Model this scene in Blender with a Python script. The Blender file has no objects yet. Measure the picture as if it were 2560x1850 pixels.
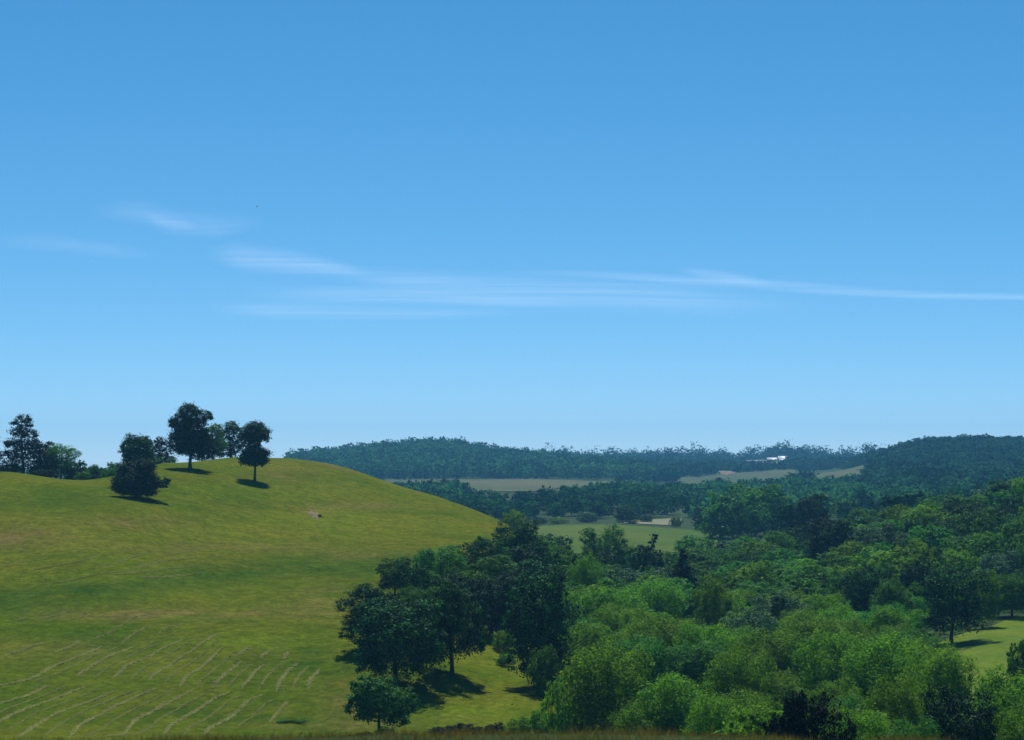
import bpy, math, random
import numpy as np
from math import radians as RAD

S = bpy.context.scene
COL = S.collection
rng = np.random.default_rng(7)
random.seed(7)

# ------------------------------------------------------------------ camera
F = 5134.0            # focal length in pixels of the 2560 px wide photograph
UC, YH = 1280.0, 1150.0   # picture centre column, row of eye level
cam_d = bpy.data.cameras.new('camera')
cam = bpy.data.objects.new('camera', cam_d)
COL.objects.link(cam)
S.camera = cam
cam.location = (0, 0, 0)
cam.rotation_euler = (RAD(90), 0, 0)
cam_d.sensor_width = 36.0
cam_d.lens = 36.0 * F / 2560.0
cam_d.shift_y = (YH - 925.0) / 2560.0
cam_d.clip_start = 0.2
cam_d.clip_end = 80000
cam_d.dof.use_dof = True
cam_d.dof.focus_distance = 320.0
cam_d.dof.aperture_fstop = 4.0

# ------------------------------------------------------------------ sky, sun, exposure
SUN_EL, SUN_AZ = RAD(60), RAD(-3)      # azimuth measured from the view axis, minus = left
world = bpy.data.worlds.new('World')
S.world = world
world.use_nodes = True
wn = world.node_tree
wn.nodes.clear()
sky = wn.nodes.new('ShaderNodeTexSky')
sky.sky_type = 'NISHITA'
sky.sun_disc = False
sky.sun_elevation = SUN_EL
sky.sun_rotation = SUN_AZ
sky.altitude = 300
sky.air_density = 0.5
sky.dust_density = 0.0
sky.ozone_density = 4.0
# the camera's colour response, the same for the whole sky: gain * value ** power per channel
sep = wn.nodes.new('ShaderNodeSeparateColor'); comb = wn.nodes.new('ShaderNodeCombineColor')
wn.links.new(sky.outputs[0], sep.inputs[0])
for ch, (gain, power) in enumerate([(0.375, 1.32), (1.235, 0.80), (1.875, 0.68)]):
    pw = wn.nodes.new('ShaderNodeMath'); pw.operation = 'POWER'; pw.inputs[1].default_value = power
    ml = wn.nodes.new('ShaderNodeMath'); ml.operation = 'MULTIPLY'; ml.inputs[1].default_value = gain
    wn.links.new(sep.outputs[ch], pw.inputs[0]); wn.links.new(pw.outputs[0], ml.inputs[0]); wn.links.new(ml.outputs[0], comb.inputs[ch])
bg = wn.nodes.new('ShaderNodeBackground')
bg.inputs['Strength'].default_value = 0.10
wo = wn.nodes.new('ShaderNodeOutputWorld')
wn.links.new(comb.outputs[0], bg.inputs['Color'])
wn.links.new(bg.outputs[0], wo.inputs['Surface'])

sun_d = bpy.data.lights.new('sun', 'SUN')
sun_d.energy = 5.0
sun_d.angle = RAD(0.5)
sun_d.color = (1.0, 0.965, 0.90)
sun = bpy.data.objects.new('sun', sun_d)
COL.objects.link(sun)
from mathutils import Vector
sdir = Vector((math.sin(SUN_AZ) * math.cos(SUN_EL), math.cos(SUN_AZ) * math.cos(SUN_EL), math.sin(SUN_EL)))
sun.rotation_euler = sdir.to_track_quat('Z', 'Y').to_euler()

vs = S.view_settings
vs.view_transform = 'Standard'
vs.look = 'None'
vs.gamma = 1.0
vs.use_curve_mapping = False
vs.exposure = 0.25
cy = S.cycles
cy.max_bounces = 6
cy.diffuse_bounces = 3
cy.glossy_bounces = 2
cy.transmission_bounces = 4
cy.transparent_max_bounces = 12
cy.volume_bounces = 1
cy.use_denoising = True
cy.caustics_reflective = False
cy.caustics_refractive = False

# ------------------------------------------------------------------ small helpers
def pchip(x, y, xq):
    x = np.asarray(x, float); y = np.asarray(y, float)
    h = np.diff(x); d = np.diff(y) / h
    m = np.zeros_like(y)
    for i in range(1, len(x) - 1):
        if d[i-1] * d[i] > 0:
            w1 = 2*h[i] + h[i-1]; w2 = h[i] + 2*h[i-1]
            m[i] = (w1 + w2) / (w1/d[i-1] + w2/d[i])
    m[0] = d[0]; m[-1] = d[-1]
    xq = np.clip(xq, x[0], x[-1])
    i = np.clip(np.searchsorted(x, xq) - 1, 0, len(x) - 2)
    t = (xq - x[i]) / h[i]
    return ((2*t**3 - 3*t**2 + 1)*y[i] + (t**3 - 2*t**2 + t)*h[i]*m[i]
            + (-2*t**3 + 3*t**2)*y[i+1] + (t**3 - t**2)*h[i]*m[i+1])

def wavy(x, y, wl, seed, n=10):
    """smooth pseudo-random field, about -1..1, typical wavelength wl metres"""
    r = np.random.default_rng(seed)
    out = np.zeros(np.broadcast(x, y).shape)
    for _ in range(n):
        a = r.uniform(0, 2*math.pi); k = 2*math.pi / (wl * r.uniform(0.6, 1.7))
        out = out + np.sin(k*(x*math.cos(a) + y*math.sin(a)) + r.uniform(0, 6.28))
    return out / math.sqrt(n)

def mesh_np(name, V, faces, mats=(), smooth=False, mat_idx=None, attrs=None):
    """V (n,3), faces list of (m,k) int arrays (k = 3 or 4)"""
    me = bpy.data.meshes.new(name)
    V = np.ascontiguousarray(V, dtype=np.float32)
    me.vertices.add(len(V)); me.vertices.foreach_set('co', V.ravel())
    fl = [np.asarray(f, dtype=np.int32) for f in faces if len(f)]
    loops = np.concatenate([f.ravel() for f in fl])
    tot = np.concatenate([np.full(len(f), f.shape[1], dtype=np.int32) for f in fl])
    start = np.concatenate([[0], np.cumsum(tot)[:-1]]).astype(np.int32)
    me.loops.add(len(loops)); me.loops.foreach_set('vertex_index', loops)
    me.polygons.add(len(tot)); me.polygons.foreach_set('loop_start', start)
    me.polygons.foreach_set('loop_total', tot)
    if smooth:
        me.polygons.foreach_set('use_smooth', np.ones(len(tot), dtype=bool))
    for m in mats: me.materials.append(m)
    if mat_idx is not None:
        me.polygons.foreach_set('material_index', np.asarray(mat_idx, dtype=np.int32))
    for an, (dom, vals) in (attrs or {}).items():
        a = me.attributes.new(an, 'FLOAT', dom)
        a.data.foreach_set('value', np.asarray(vals, dtype=np.float32))
    me.update(calc_edges=True)
    return me

def link(name, me, parent=None, loc=None):
    o = bpy.data.objects.new(name, me); COL.objects.link(o)
    if parent is not None: o.parent = parent
    if loc is not None: o.location = loc
    return o

def tag(o, label=None, cat=None, group=None, kind=None):
    for k, v in (('label', label), ('category', cat), ('group', group), ('kind', kind)):
        if v: o[k] = v
    return o

# ------------------------------------------------------------------ materials
def new_mat(name):
    m = bpy.data.materials.new(name); m.use_nodes = True
    nt = m.node_tree; nt.nodes.clear()
    out = nt.nodes.new('ShaderNodeOutputMaterial')
    return m, nt, out

def N(nt, t, **kw):
    n = nt.nodes.new(t)
    for k, v in kw.items():
        if k in n.inputs: n.inputs[k].default_value = v
        else: setattr(n, k, v)
    return n

def mixc(nt, fac, a, b, blend='MIX'):
    n = nt.nodes.new('ShaderNodeMix'); n.data_type = 'RGBA'; n.blend_type = blend
    for sock, v in ((n.inputs[0], fac), (n.inputs[6], a), (n.inputs[7], b)):
        if isinstance(v, bpy.types.NodeSocket): nt.links.new(v, sock)
        elif isinstance(v, (int, float)): sock.default_value = v
        else: sock.default_value = (*v, 1)
    return n.outputs[2]

def mapr(nt, v, a, b, c=0.0, d=1.0):
    n = nt.nodes.new('ShaderNodeMapRange')
    nt.links.new(v, n.inputs[0])
    for i, q in enumerate((a, b, c, d)): n.inputs[i+1].default_value = q
    return n.outputs[0]

def noise(nt, vec, scale, detail=3, rough=0.55):
    n = N(nt, 'ShaderNodeTexNoise', Scale=scale, Detail=detail, Roughness=rough)
    nt.links.new(vec, n.inputs['Vector'])
    return n.outputs['Fac']

def leaf_mat(name, dark, light, transl=0.36, spec=0.04, rough=0.6):
    m, nt, out = new_mat(name)
    at = N(nt, 'ShaderNodeAttribute', attribute_name='tint')
    oi = N(nt, 'ShaderNodeObjectInfo')
    c = mixc(nt, at.outputs['Fac'], dark, light)
    h = N(nt, 'ShaderNodeHueSaturation')
    nt.links.new(c, h.inputs['Color'])
    nt.links.new(mapr(nt, oi.outputs['Random'], 0, 1, 0.485, 0.515), h.inputs['Hue'])
    nt.links.new(mapr(nt, oi.outputs['Random'], 0, 1, 0.8, 1.2), h.inputs['Value'])
    p = N(nt, 'ShaderNodeBsdfPrincipled', Roughness=rough)
    p.inputs['Specular IOR Level'].default_value = spec
    t = N(nt, 'ShaderNodeBsdfTranslucent')
    tc = mixc(nt, 1.0, h.outputs[0], (1.2, 1.2, 0.5), 'MULTIPLY')
    nt.links.new(h.outputs[0], p.inputs['Base Color']); nt.links.new(tc, t.inputs['Color'])
    mx = N(nt, 'ShaderNodeMixShader'); mx.inputs[0].default_value = transl
    nt.links.new(p.outputs[0], mx.inputs[1]); nt.links.new(t.outputs[0], mx.inputs[2])
    nt.links.new(mx.outputs[0], out.inputs['Surface'])
    return m

M = {}
M['oak']    = leaf_mat('dark_broadleaf_leaves', (0.003, 0.014, 0.005), (0.044, 0.160, 0.034), 0.12, 0.03)
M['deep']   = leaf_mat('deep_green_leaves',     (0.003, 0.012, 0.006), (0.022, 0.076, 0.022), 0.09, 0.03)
M['mid']    = leaf_mat('green_leaves',          (0.018, 0.080, 0.013), (0.085, 0.255, 0.030), 0.40, 0.05)
M['willow'] = leaf_mat('yellow_green_leaves',   (0.048, 0.135, 0.009), (0.150, 0.320, 0.022), 0.48)
M['yellow'] = leaf_mat('olive_yellow_leaves',   (0.042, 0.105, 0.007), (0.135, 0.270, 0.016), 0.44)
M['leafy']  = leaf_mat('small_tree_leaves',     (0.014, 0.058, 0.010), (0.064, 0.170, 0.024), 0.28, 0.04)
M['silver'] = leaf_mat('grey_green_leaves',     (0.016, 0.062, 0.030), (0.075, 0.190, 0.085), 0.24, 0.08)
M['pine']   = leaf_mat('dark_needles',          (0.004, 0.016, 0.008), (0.014, 0.044, 0.017), 0.08, 0.05)
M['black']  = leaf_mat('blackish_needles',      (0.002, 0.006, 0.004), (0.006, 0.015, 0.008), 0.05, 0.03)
M['far']    = leaf_mat('haze_blue_leaves',           (0.004, 0.030, 0.016), (0.052, 0.185, 0.066), 0.30, 0.0)  # some of the haze's blue is painted into these far leaves
M['fardk']  = leaf_mat('haze_blue_leaves_deep',      (0.003, 0.022, 0.013), (0.032, 0.112, 0.054), 0.20, 0.0)  # darker far leaves, haze blue painted in here too

def plain(name, col, rough=0.8, var=0.3, scale=3.0):
    m, nt, out = new_mat(name)
    tc = N(nt, 'ShaderNodeTexCoord')
    f = noise(nt, tc.outputs['Object'], scale, 4)
    c = mixc(nt, mapr(nt, f, 0.3, 0.7), [q*(1-var) for q in col], [min(1, q*(1+var)) for q in col])
    p = N(nt, 'ShaderNodeBsdfPrincipled', Roughness=rough)
    nt.links.new(c, p.inputs['Base Color']); nt.links.new(p.outputs[0], out.inputs['Surface'])
    return m
M['bark'] = plain('bark', (0.045, 0.036, 0.028), 0.9, 0.4, 6)
M['feather'] = plain('dark_feathers', (0.02, 0.02, 0.022), 0.7)
M['white_roof'] = plain('white_metal_roof', (0.55, 0.55, 0.56), 0.5, 0.06, 0.4)
M['grey_roof'] = plain('grey_roof', (0.06, 0.06, 0.075), 0.7, 0.15, 0.4)
M['barn_wall'] = plain('weathered_boards', (0.10, 0.09, 0.085), 0.8, 0.2, 0.6)
M['pale_wall'] = plain('pale_boards', (0.55, 0.54, 0.52), 0.8, 0.1, 0.6)

def hay_mat():
    m, nt, out = new_mat('cut_hay')
    tc = N(nt, 'ShaderNodeTexCoord')
    f1 = noise(nt, tc.outputs['Object'], 0.30, 4, 0.7)
    f2 = noise(nt, tc.outputs['Object'], 3.0, 3)
    c = mixc(nt, mapr(nt, f1, 0.35, 0.65), (0.092, 0.112, 0.014), (0.160, 0.152, 0.046))
    c = mixc(nt, mapr(nt, f2, 0.35, 0.65), c, (0.130, 0.138, 0.028))
    p = N(nt, 'ShaderNodeBsdfPrincipled', Roughness=0.9)
    p.inputs['Specular IOR Level'].default_value = 0.1
    nt.links.new(c, p.inputs['Base Color']); nt.links.new(p.outputs[0], out.inputs['Surface'])
    return m
M['hay'] = hay_mat()

def hay_thin():
    m = M['hay'].copy(); m.name = 'thin_cut_hay'
    for n in m.node_tree.nodes:
        if n.type == 'MIX':
            for q in (6, 7):
                if not n.inputs[q].is_linked:
                    c = n.inputs[q].default_value; n.inputs[q].default_value = (c[0]*.78, c[1]*.85, c[2]*.55, 1)
    return m
M['hay_thin'] = hay_thin()

def meadow_mat():
    m, nt, out = new_mat('mown_meadow_grass')
    tc = N(nt, 'ShaderNodeTexCoord'); v = tc.outputs['Object']
    g1 = (0.048, 0.082, 0.004); g2 = (0.094, 0.110, 0.009)
    olive = (0.100, 0.096, 0.010); tan = (0.135, 0.100, 0.034); dark_green = (0.026, 0.060, 0.006)
    bright = (0.082, 0.122, 0.007)
    c = mixc(nt, mapr(nt, noise(nt, v, 0.035, 4, 0.6), 0.35, 0.65), g1, g2)
    c = mixc(nt, mapr(nt, noise(nt, v, 0.09, 5, 0.65), 0.46, 0.68, 0, 0.62), c, olive)
    at = N(nt, 'ShaderNodeAttribute', attribute_name='dry')
    n3 = noise(nt, v, 0.16, 5, 0.7)
    mm = N(nt, 'ShaderNodeMath', operation='MULTIPLY')
    nt.links.new(at.outputs['Fac'], mm.inputs[0]); nt.links.new(mapr(nt, n3, 0.36, 0.62, 0.1, 1.0), mm.inputs[1])
    c = mixc(nt, mm.outputs[0], c, tan)
    al = N(nt, 'ShaderNodeAttribute', attribute_name='dark_green')
    ml = N(nt, 'ShaderNodeMath', operation='MULTIPLY')
    nt.links.new(al.outputs['Fac'], ml.inputs[0]); nt.links.new(mapr(nt, noise(nt, v, 0.2, 4, 0.65), 0.3, 0.62, 0.25, 1.0), ml.inputs[1])
    c = mixc(nt, ml.outputs[0], c, dark_green)
    ab = N(nt, 'ShaderNodeAttribute', attribute_name='bright')
    c = mixc(nt, ab.outputs['Fac'], c, bright)
    # fine tufting
    f = noise(nt, v, 1.1, 4, 0.75)
    c = mixc(nt, 1.0, c, mixc(nt, mapr(nt, f, 0.3, 0.7), (0.60, 0.64, 0.6), (1.38, 1.33, 1.35)), 'MULTIPLY')
    f = noise(nt, v, 0.42, 3, 0.7)
    c = mixc(nt, 1.0, c, mixc(nt, mapr(nt, f, 0.35, 0.65), (0.80, 0.83, 0.8), (1.18, 1.15, 1.17)), 'MULTIPLY')
    p = N(nt, 'ShaderNodeBsdfPrincipled', Roughness=0.95)
    p.inputs['Specular IOR Level'].default_value = 0.0
    b = N(nt, 'ShaderNodeBump', Strength=0.35, Distance=0.25)
    nt.links.new(noise(nt, v, 1.6, 4, 0.7), b.inputs['Height'])
    nt.links.new(b.outputs[0], p.inputs['Normal'])
    nt.links.new(c, p.inputs['Base Color']); nt.links.new(p.outputs[0], out.inputs['Surface'])
    return m
M['meadow'] = meadow_mat()

def field_mat(name, a, b, scale=0.03, fine=0.6, row=None):
    m, nt, out = new_mat(name)
    tc = N(nt, 'ShaderNodeTexCoord'); v = tc.outputs['Object']
    c = mixc(nt, mapr(nt, noise(nt, v, scale, 4, 0.6), 0.35, 0.65), a, b)
    f = noise(nt, v, fine, 3, 0.7)
    c = mixc(nt, 1.0, c, mixc(nt, mapr(nt, f, 0.3, 0.7), (0.75, 0.75, 0.75), (1.2, 1.2, 1.2)), 'MULTIPLY')
    if row:
        w = N(nt, 'ShaderNodeTexWave', Scale=row, Distortion=1.5, Detail=2.0)
        w.bands_direction = 'Y'
        nt.links.new(v, w.inputs['Vector'])
        c = mixc(nt, 1.0, c, mixc(nt, w.outputs['Fac'], (0.78, 0.78, 0.78), (1.15, 1.15, 1.15)), 'MULTIPLY')
    p = N(nt, 'ShaderNodeBsdfPrincipled', Roughness=0.95)
    p.inputs['Specular IOR Level'].default_value = 0.05
    nt.links.new(c, p.inputs['Base Color']); nt.links.new(p.outputs[0], out.inputs['Surface'])
    return m
M['ground'] = field_mat('undergrowth_floor', (0.018, 0.038, 0.010), (0.032, 0.055, 0.014), 0.04, 0.5)
M['tan']    = field_mat('ripe_grain', (0.062, 0.074, 0.027), (0.092, 0.094, 0.038), 0.006, 0.05, 0.012)
M['pale']   = field_mat('pale_stubble', (0.150, 0.155, 0.085), (0.21, 0.205, 0.12), 0.02, 0.2)
M['green_f'] = field_mat('valley_hay_grass', (0.044, 0.086, 0.005), (0.072, 0.098, 0.008), 0.02, 0.3)
M['pasture_f'] = field_mat('dry_pasture', (0.048, 0.072, 0.026), (0.080, 0.088, 0.035), 0.008, 0.06)
M['meadow_r'] = field_mat('sunny_meadow_grass', (0.062, 0.112, 0.006), (0.110, 0.140, 0.009), 0.05, 0.7)  # brighter, yellower green than the hill meadow
M['soil']   = field_mat('bare_soil', (0.13, 0.10, 0.06), (0.19, 0.15, 0.09), 0.03, 0.2)

# ------------------------------------------------------------------ terrain
def zy(y, R): return -(y - YH) * R / F
LIP = {-1600: 1850, 0: 1847, 210: 1846, 330: 1846, 420: 1845, 600: 1845, 800: 1843, 1000: 1838, 1240: 1838,
       1500: 1838, 1800: 1842, 2100: 1868, 2400: 1885, 2560: 1890, 4000: 1890}
# control profiles: column -> [(distance, picture row) or (distance, 'z', height)]
Z = lambda R, z: (R, 'z', z)
FARL = [Z(700, -22), Z(1000, -22), Z(1800, -20), Z(2500, -16), Z(3900, -16), Z(4300, -18)]
PROF = {
 -1600: [(215,1830),(240,1705),(270,1575),(300,1465),(335,1365),(370,1280),(405,1222),(430,1200),(445,1192),Z(480,-6),Z(560,-16)] + FARL,
 0:   [(215,1830),(240,1705),(270,1575),(300,1468),(335,1365),(370,1280),(405,1215),(430,1190),(445,1181),Z(480,-4),Z(560,-16)] + FARL,
 210: [(215,1830),(240,1705),(270,1572),(300,1462),(335,1362),(370,1285),(405,1228),(430,1207),(445,1201),Z(480,-6),Z(560,-16)] + FARL,
 330: [(215,1830),(240,1703),(270,1568),(300,1458),(335,1350),(370,1270),(395,1225),(425,1190),(445,1178),Z(480,-5),Z(560,-16)] + FARL,
 420: [(215,1830),(240,1702),(270,1565),(300,1455),(335,1342),(370,1253),(395,1202),(420,1170),(447,1157),Z(480,-2.5),Z(560,-14)] + FARL,
 600: [(215,1830),(240,1700),(270,1560),(300,1445),(335,1330),(370,1240),(392,1198),(415,1165),(435,1149),(455,1143),Z(490,-2),Z(580,-15)] + FARL,
 700: [(215,1830),(240,1700),(270,1560),(300,1442),(335,1332),(370,1243),(392,1203),(415,1168),(435,1152),(455,1145),Z(490,-2),Z(580,-15),
       Z(700,-22),Z(1000,-23),Z(1800,-18),Z(2450,-4),Z(3000,-8),Z(3900,-12),Z(4300,-14)],
 800: [(215,1830),(240,1700),(270,1560),(300,1440),(335,1335),(370,1252),(400,1197),(425,1166),(445,1155),Z(490,-4),Z(580,-16),
       Z(700,-23),Z(1000,-23),Z(1800,-18),Z(2450,-1),Z(3000,-4),Z(3900,-10),Z(4300,-14)],
 1000:[(215,1830),(240,1692),(270,1557),(300,1440),(330,1356),(360,1295),(395,1246),(422,1222),(442,1215),Z(490,-11),Z(580,-20),
       Z(700,-25),Z(1000,-24),(1300,1228),(1800,1203),(2150,1158),(2450,1129),Z(2800,7),Z(3900,-8),Z(4300,-14)],
 1090:[(215,1830),(240,1700),(270,1600),(300,1470),(335,1372),(365,1310),(398,1268),(425,1244),(445,1240),Z(495,-14),Z(590,-22),
       Z(700,-25.3),Z(850,-25.5),Z(1050,-23.5),(1300,1228),(1800,1203),(2150,1153),(2450,1122),Z(2800,10),Z(3900,-8),Z(4300,-14)],
 1240:[(215,1828),(236,1742),(262,1662),(300,1520),(340,1400),(370,1345),(400,1312),(430,1298),(445,1297),Z(500,-17),Z(600,-24),
       Z(700,-25.5),Z(850,-26),Z(1050,-23),(1300,1228),(1800,1203),(2150,1166),(2450,1143),Z(2800,1),Z(3900,-8),Z(4300,-14)],
 1500:[(213,1828),(236,1744),Z(262,-27),Z(330,-27.5),Z(400,-27),Z(500,-26),Z(600,-25),Z(700,-25),Z(800,-25),Z(900,-25),
       Z(1050,-22),(1300,1227),(1800,1203),(2150,1180),(2450,1168),(3000,1163),Z(3900,-7),Z(4300,-10)],
 1800:[(213,1828),(240,1735),Z(280,-27.5),Z(330,-27.5),Z(400,-27),Z(550,-26),(700,1345),Z(850,-26.3),Z(1050,-25),Z(1300,-22.5),
       (1750,1212),(2150,1186),(2600,1170),(3050,1163),(3350,1159),Z(3900,-7),Z(4300,-10)],
 1945:[(213,1828),(240,1738),Z(280,-27.2),Z(330,-26.9),Z(400,-25.5),Z(520,-24),(700,1338),Z(850,-25),Z(1050,-24.3),Z(1300,-21.5),
       (1750,1203),(2150,1180),(2600,1165),(3020,1153),(3300,1145),Z(3900,-4),Z(4300,-10)],
 2100:[(213,1828),(240,1740),Z(280,-27),Z(330,-26.3),Z(400,-24),Z(500,-22),Z(700,-23),Z(900,-24),Z(1150,-23.5),(1500,1213),
       (1900,1180),(2300,1168),(2900,1161),Z(3400,-6),Z(3900,-7),Z(4300,-10)],
 2230:[(213,1828),(240,1742),Z(283,-26.5),Z(310,-26),Z(345,-25.3),Z(400,-22.5),Z(480,-20),Z(600,-21),Z(900,-23.5),(1200,1240),
       (1450,1203),(1700,1168),(1900,1146),Z(2200,-2),Z(3000,-4),Z(4300,-10)],
 2340:[(213,1828),(240,1745),Z(285,-26),Z(310,-25.8),Z(345,-24.5),Z(400,-21),Z(480,-18),Z(600,-20),Z(900,-23),(1200,1234),
       (1450,1196),(1700,1150),(1900,1121),Z(2200,9),Z(3000,2),Z(4300,-10)],
 2560:[(213,1828),(240,1742),(270,1655),Z(300,-25.3),Z(331,-24.7),Z(360,-23.0),Z(420,-18.5),Z(500,-14),Z(600,-16),Z(900,-20),(1200,1225),
       (1450,1188),(1700,1150),(1900,1124),Z(2200,8),Z(3000,2),Z(4300,-10)],
 4000:[(213,1828),(240,1742),(270,1655),Z(300,-25),Z(331,-24),Z(360,-22),Z(420,-18),Z(500,-14),Z(600,-15),Z(900,-18),(1200,1225),
       (1450,1188),(1700,1155),(1900,1130),Z(2200,5),Z(3000,0),Z(4300,-10)],
}
UCOLS = sorted(PROF)
def shift(u): return np.interp(u, [0, 210, 330, 420, 600, 800, 1000, 1240], [-25, -28, -16, -2, 22, 36, 36, 0])
def crest(u, k=0): return float(445 + shift(u) + k)
Rs = np.concatenate([np.linspace(1, 12, 8), np.linspace(13, 18, 11), np.geomspace(19.5, 200, 34),
                     np.arange(203, 510, 2.0), np.arange(514, 900, 6.0), np.arange(905, 3000, 15.0), np.geomspace(3020, 4300, 24)])
TH_IN = np.linspace(-0.36, 0.36, 721)
TH_OUT = np.concatenate([np.linspace(0.36, math.pi, 60)[1:], np.linspace(-math.pi, -0.36, 60)[1:-1]])
ctrl = []
for u in UCOLS:
    cosr = math.cos(math.atan((u - UC) / F))
    pts = [(1.0, -1.72), (9.0, -1.8), (14.0, zy(LIP.get(u, 1844), 14.0)), (16, -2.35), (20, -3.6), (30, -6.6), (60, -12.5),
           (100, -18.5), (150, -24.0), (185, -27.4)]
    for p in PROF[u]:
        R_ = p[0] + float(shift(u)) * np.interp(p[0], [270, 370, 600, 700], [0, 1, 1, 0])
        pts.append((R_, p[2] if p[1] == 'z' else zy(p[1], R_ * cosr)))
    pts = np.array(pts)
    ctrl.append(pchip(pts[:, 0], pts[:, 1], Rs))
ctrl = np.array(ctrl)                                  # (columns, Rs)
U_IN = UC + F * np.tan(TH_IN)
ZIN = np.empty((len(TH_IN), len(Rs)))
for j in range(len(Rs)):
    ZIN[:, j] = pchip(UCOLS, ctrl[:, j], U_IN)
XIN = np.sin(TH_IN)[:, None] * Rs[None, :]
YIN = np.cos(TH_IN)[:, None] * Rs[None, :]
bump = np.clip((Rs - 205) / 30, 0, 1) * np.clip((440 - Rs) / 40, 0, 1)
ZIN += (0.22 * wavy(XIN, YIN, 26, 3) + 0.10 * wavy(XIN, YIN, 9, 4)) * bump[None, :]
ZIN += 1.2 * wavy(XIN, YIN, 160, 5) * np.clip((Rs - 1300) / 400, 0, 1)[None, :]

def hgt(u, R):
    th = np.arctan((np.asarray(u, float) - UC) / F); R = np.asarray(R, float)
    a = np.clip((th + 0.36) / 0.72 * 720, 0, 719.999); i = a.astype(int); fa = a - i
    j = np.clip(np.searchsorted(Rs, R) - 1, 0, len(Rs) - 2); fr = np.clip((R - Rs[j]) / (Rs[j+1] - Rs[j]), 0, 1)
    return ((ZIN[i, j]*(1-fr) + ZIN[i, j+1]*fr)*(1-fa) + (ZIN[i+1, j]*(1-fr) + ZIN[i+1, j+1]*fr)*fa)

def pos(u, R, dz=0.0):
    th = math.atan((u - UC) / F)
    return Vector((R*math.sin(th), R*math.cos(th), float(hgt(u, R)) + dz))

def row_of(u, R, z):
    return YH - z / (R * np.cos(np.arctan((np.asarray(u, float) - UC) / F))) * F

def ground_R(u, y, rmin=205, rmax=None):
    """distance at which picture row y meets the ground in column u"""
    r = np.linspace(rmin, rmax or crest(u, 4), 700)
    yy = row_of(u, r, hgt(np.full(700, u), r))
    ok = np.where(yy <= y)[0]
    return float(r[ok[0]]) if len(ok) else float(r[np.argmin(yy)])

# picture-row cover of the left hill, to leave out what lies behind it
def hill_row(u):
    r = np.linspace(330, 580, 110)
    return float(np.min(row_of(u, r, hgt(np.full(110, u), r))))

# full sheet: fan in front plus a coarse ring round the back
zL, zR = ZIN[0], ZIN[-1]
back = np.interp(Rs, [1, 9, 14, 40, 150, 400, 1500, 4300], [-1.72, -1.75, -1.8, -2.5, -6, -12, -20, -20])
ZO = []
for t in TH_OUT:
    w = (abs(t) - 0.36) / (math.pi - 0.36); w = min(1.0, w * 2.2); w = w*w*(3 - 2*w)
    e = zR if t > 0 else zL
    ZO.append(e*(1-w) + back*w)
TH = np.concatenate([TH_IN, TH_OUT]); ZA = np.concatenate([ZIN, np.array(ZO)])
nT, nR = len(TH), len(Rs)
XA = np.sin(TH)[:, None]*Rs; YA = np.cos(TH)[:, None]*Rs
V = np.stack([XA, YA, ZA], -1).reshape(-1, 3)
V = np.vstack([V, [[0, 0, -1.72]]])
ii, jj = np.meshgrid(np.arange(nT), np.arange(nR - 1), indexing='ij')
i2 = (ii + 1) % nT
Q = np.stack([ii*nR + jj, i2*nR + jj, i2*nR + jj + 1, ii*nR + jj + 1], -1).reshape(-1, 4)
Q = Q[:, ::-1]
UA = np.full(nT, -9999.0); UA[:len(TH_IN)] = U_IN
faceU = UA[ii].ravel(); faceR = Rs[jj].ravel()
# the mown meadow: the whole left hill and the grass under the grove
east = np.interp(faceR, [190, 330, 400, 447, 480], [1560, 1560, 1400, 1330, 1330])
east = np.where(faceR > 330, np.maximum(east, 1330), east)
is_meadow = (faceU > -4000) & (faceU < east) & (faceR > 150) & (faceR < 480 + shift(faceU))
cap = np.array([[k*nR, nT*nR, ((k+1) % nT)*nR] for k in range(nT)])[:, ::-1]

def sub(name, V, quads, tris, mat, attrs=None):
    used = np.unique(np.concatenate([quads.ravel(), tris.ravel()]).astype(int))
    rm = np.full(len(V), -1, int); rm[used] = np.arange(len(used))
    me = mesh_np(name, V[used], [rm[quads]] + ([rm[tris]] if len(tris) else []), [mat], True,
                 attrs={k: ('POINT', v[used]) for k, v in (attrs or {}).items()})
    return tag(link(name, me), kind='structure')

# grass colour patches that stay put on the ground
VU = np.repeat(UA, nR); VR = np.tile(Rs, nT)
VY = np.zeros(nT*nR); k = len(TH_IN)*nR
VY[:k] = row_of(VU[:k], VR[:k], ZIN.ravel())
VU = np.append(VU, -9999); VY = np.append(VY, 0)
def blob(cu, cyy, su, sy): return np.exp(-((VU-cu)/su)**2 - ((VY-cyy)/sy)**2)
wob = 14*np.sin(VU/130.0) + 8*np.sin(VU/47.0 + 1.3)
swale = np.exp(-((VY - (1488 - 0.085*np.clip(VU, -500, 1000) + wob*0.5))/30.0)**2) * (VU < 1150)  # darker green band across the middle of the slope
dry = (0.85*blob(420,1535,330,16) + 0.8*blob(30,1345,150,30) + 0.6*blob(330,1305,130,16) + 0.75*blob(900,1265,120,9)
       + 0.9*blob(790,1278,45,9) + 0.7*blob(640,1090,1,1) + 0.6*blob(950,1390,160,14) + 0.7*blob(870,1770,60,60)
       + 0.5*blob(820,1500,120,40) + 0.5*blob(150,1620,180,25) + 0.7*blob(900,1160,120,20) + 0.55*blob(560,1370,300,14)
       + 0.8*blob(675,1605,25,6) + 0.45*blob(700,1190,80,30) + 0.8*blob(830,1815,200,10) + 0.5*blob(1180,1795,120,10))
dark_green = (0.42*np.clip((VY - 1585)/60, 0, 1)*(VU < 1100) + 0.95*swale + 0.7*blob(330,1600,160,22) + 0.5*blob(740,1665,140,25) + 0.6*blob(200,1255,150,22)
        + 0.45*blob(620,1262,160,12) + 0.6*blob(770,1625,60,22) + 0.5*blob(500,1790,240,25))
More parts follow.
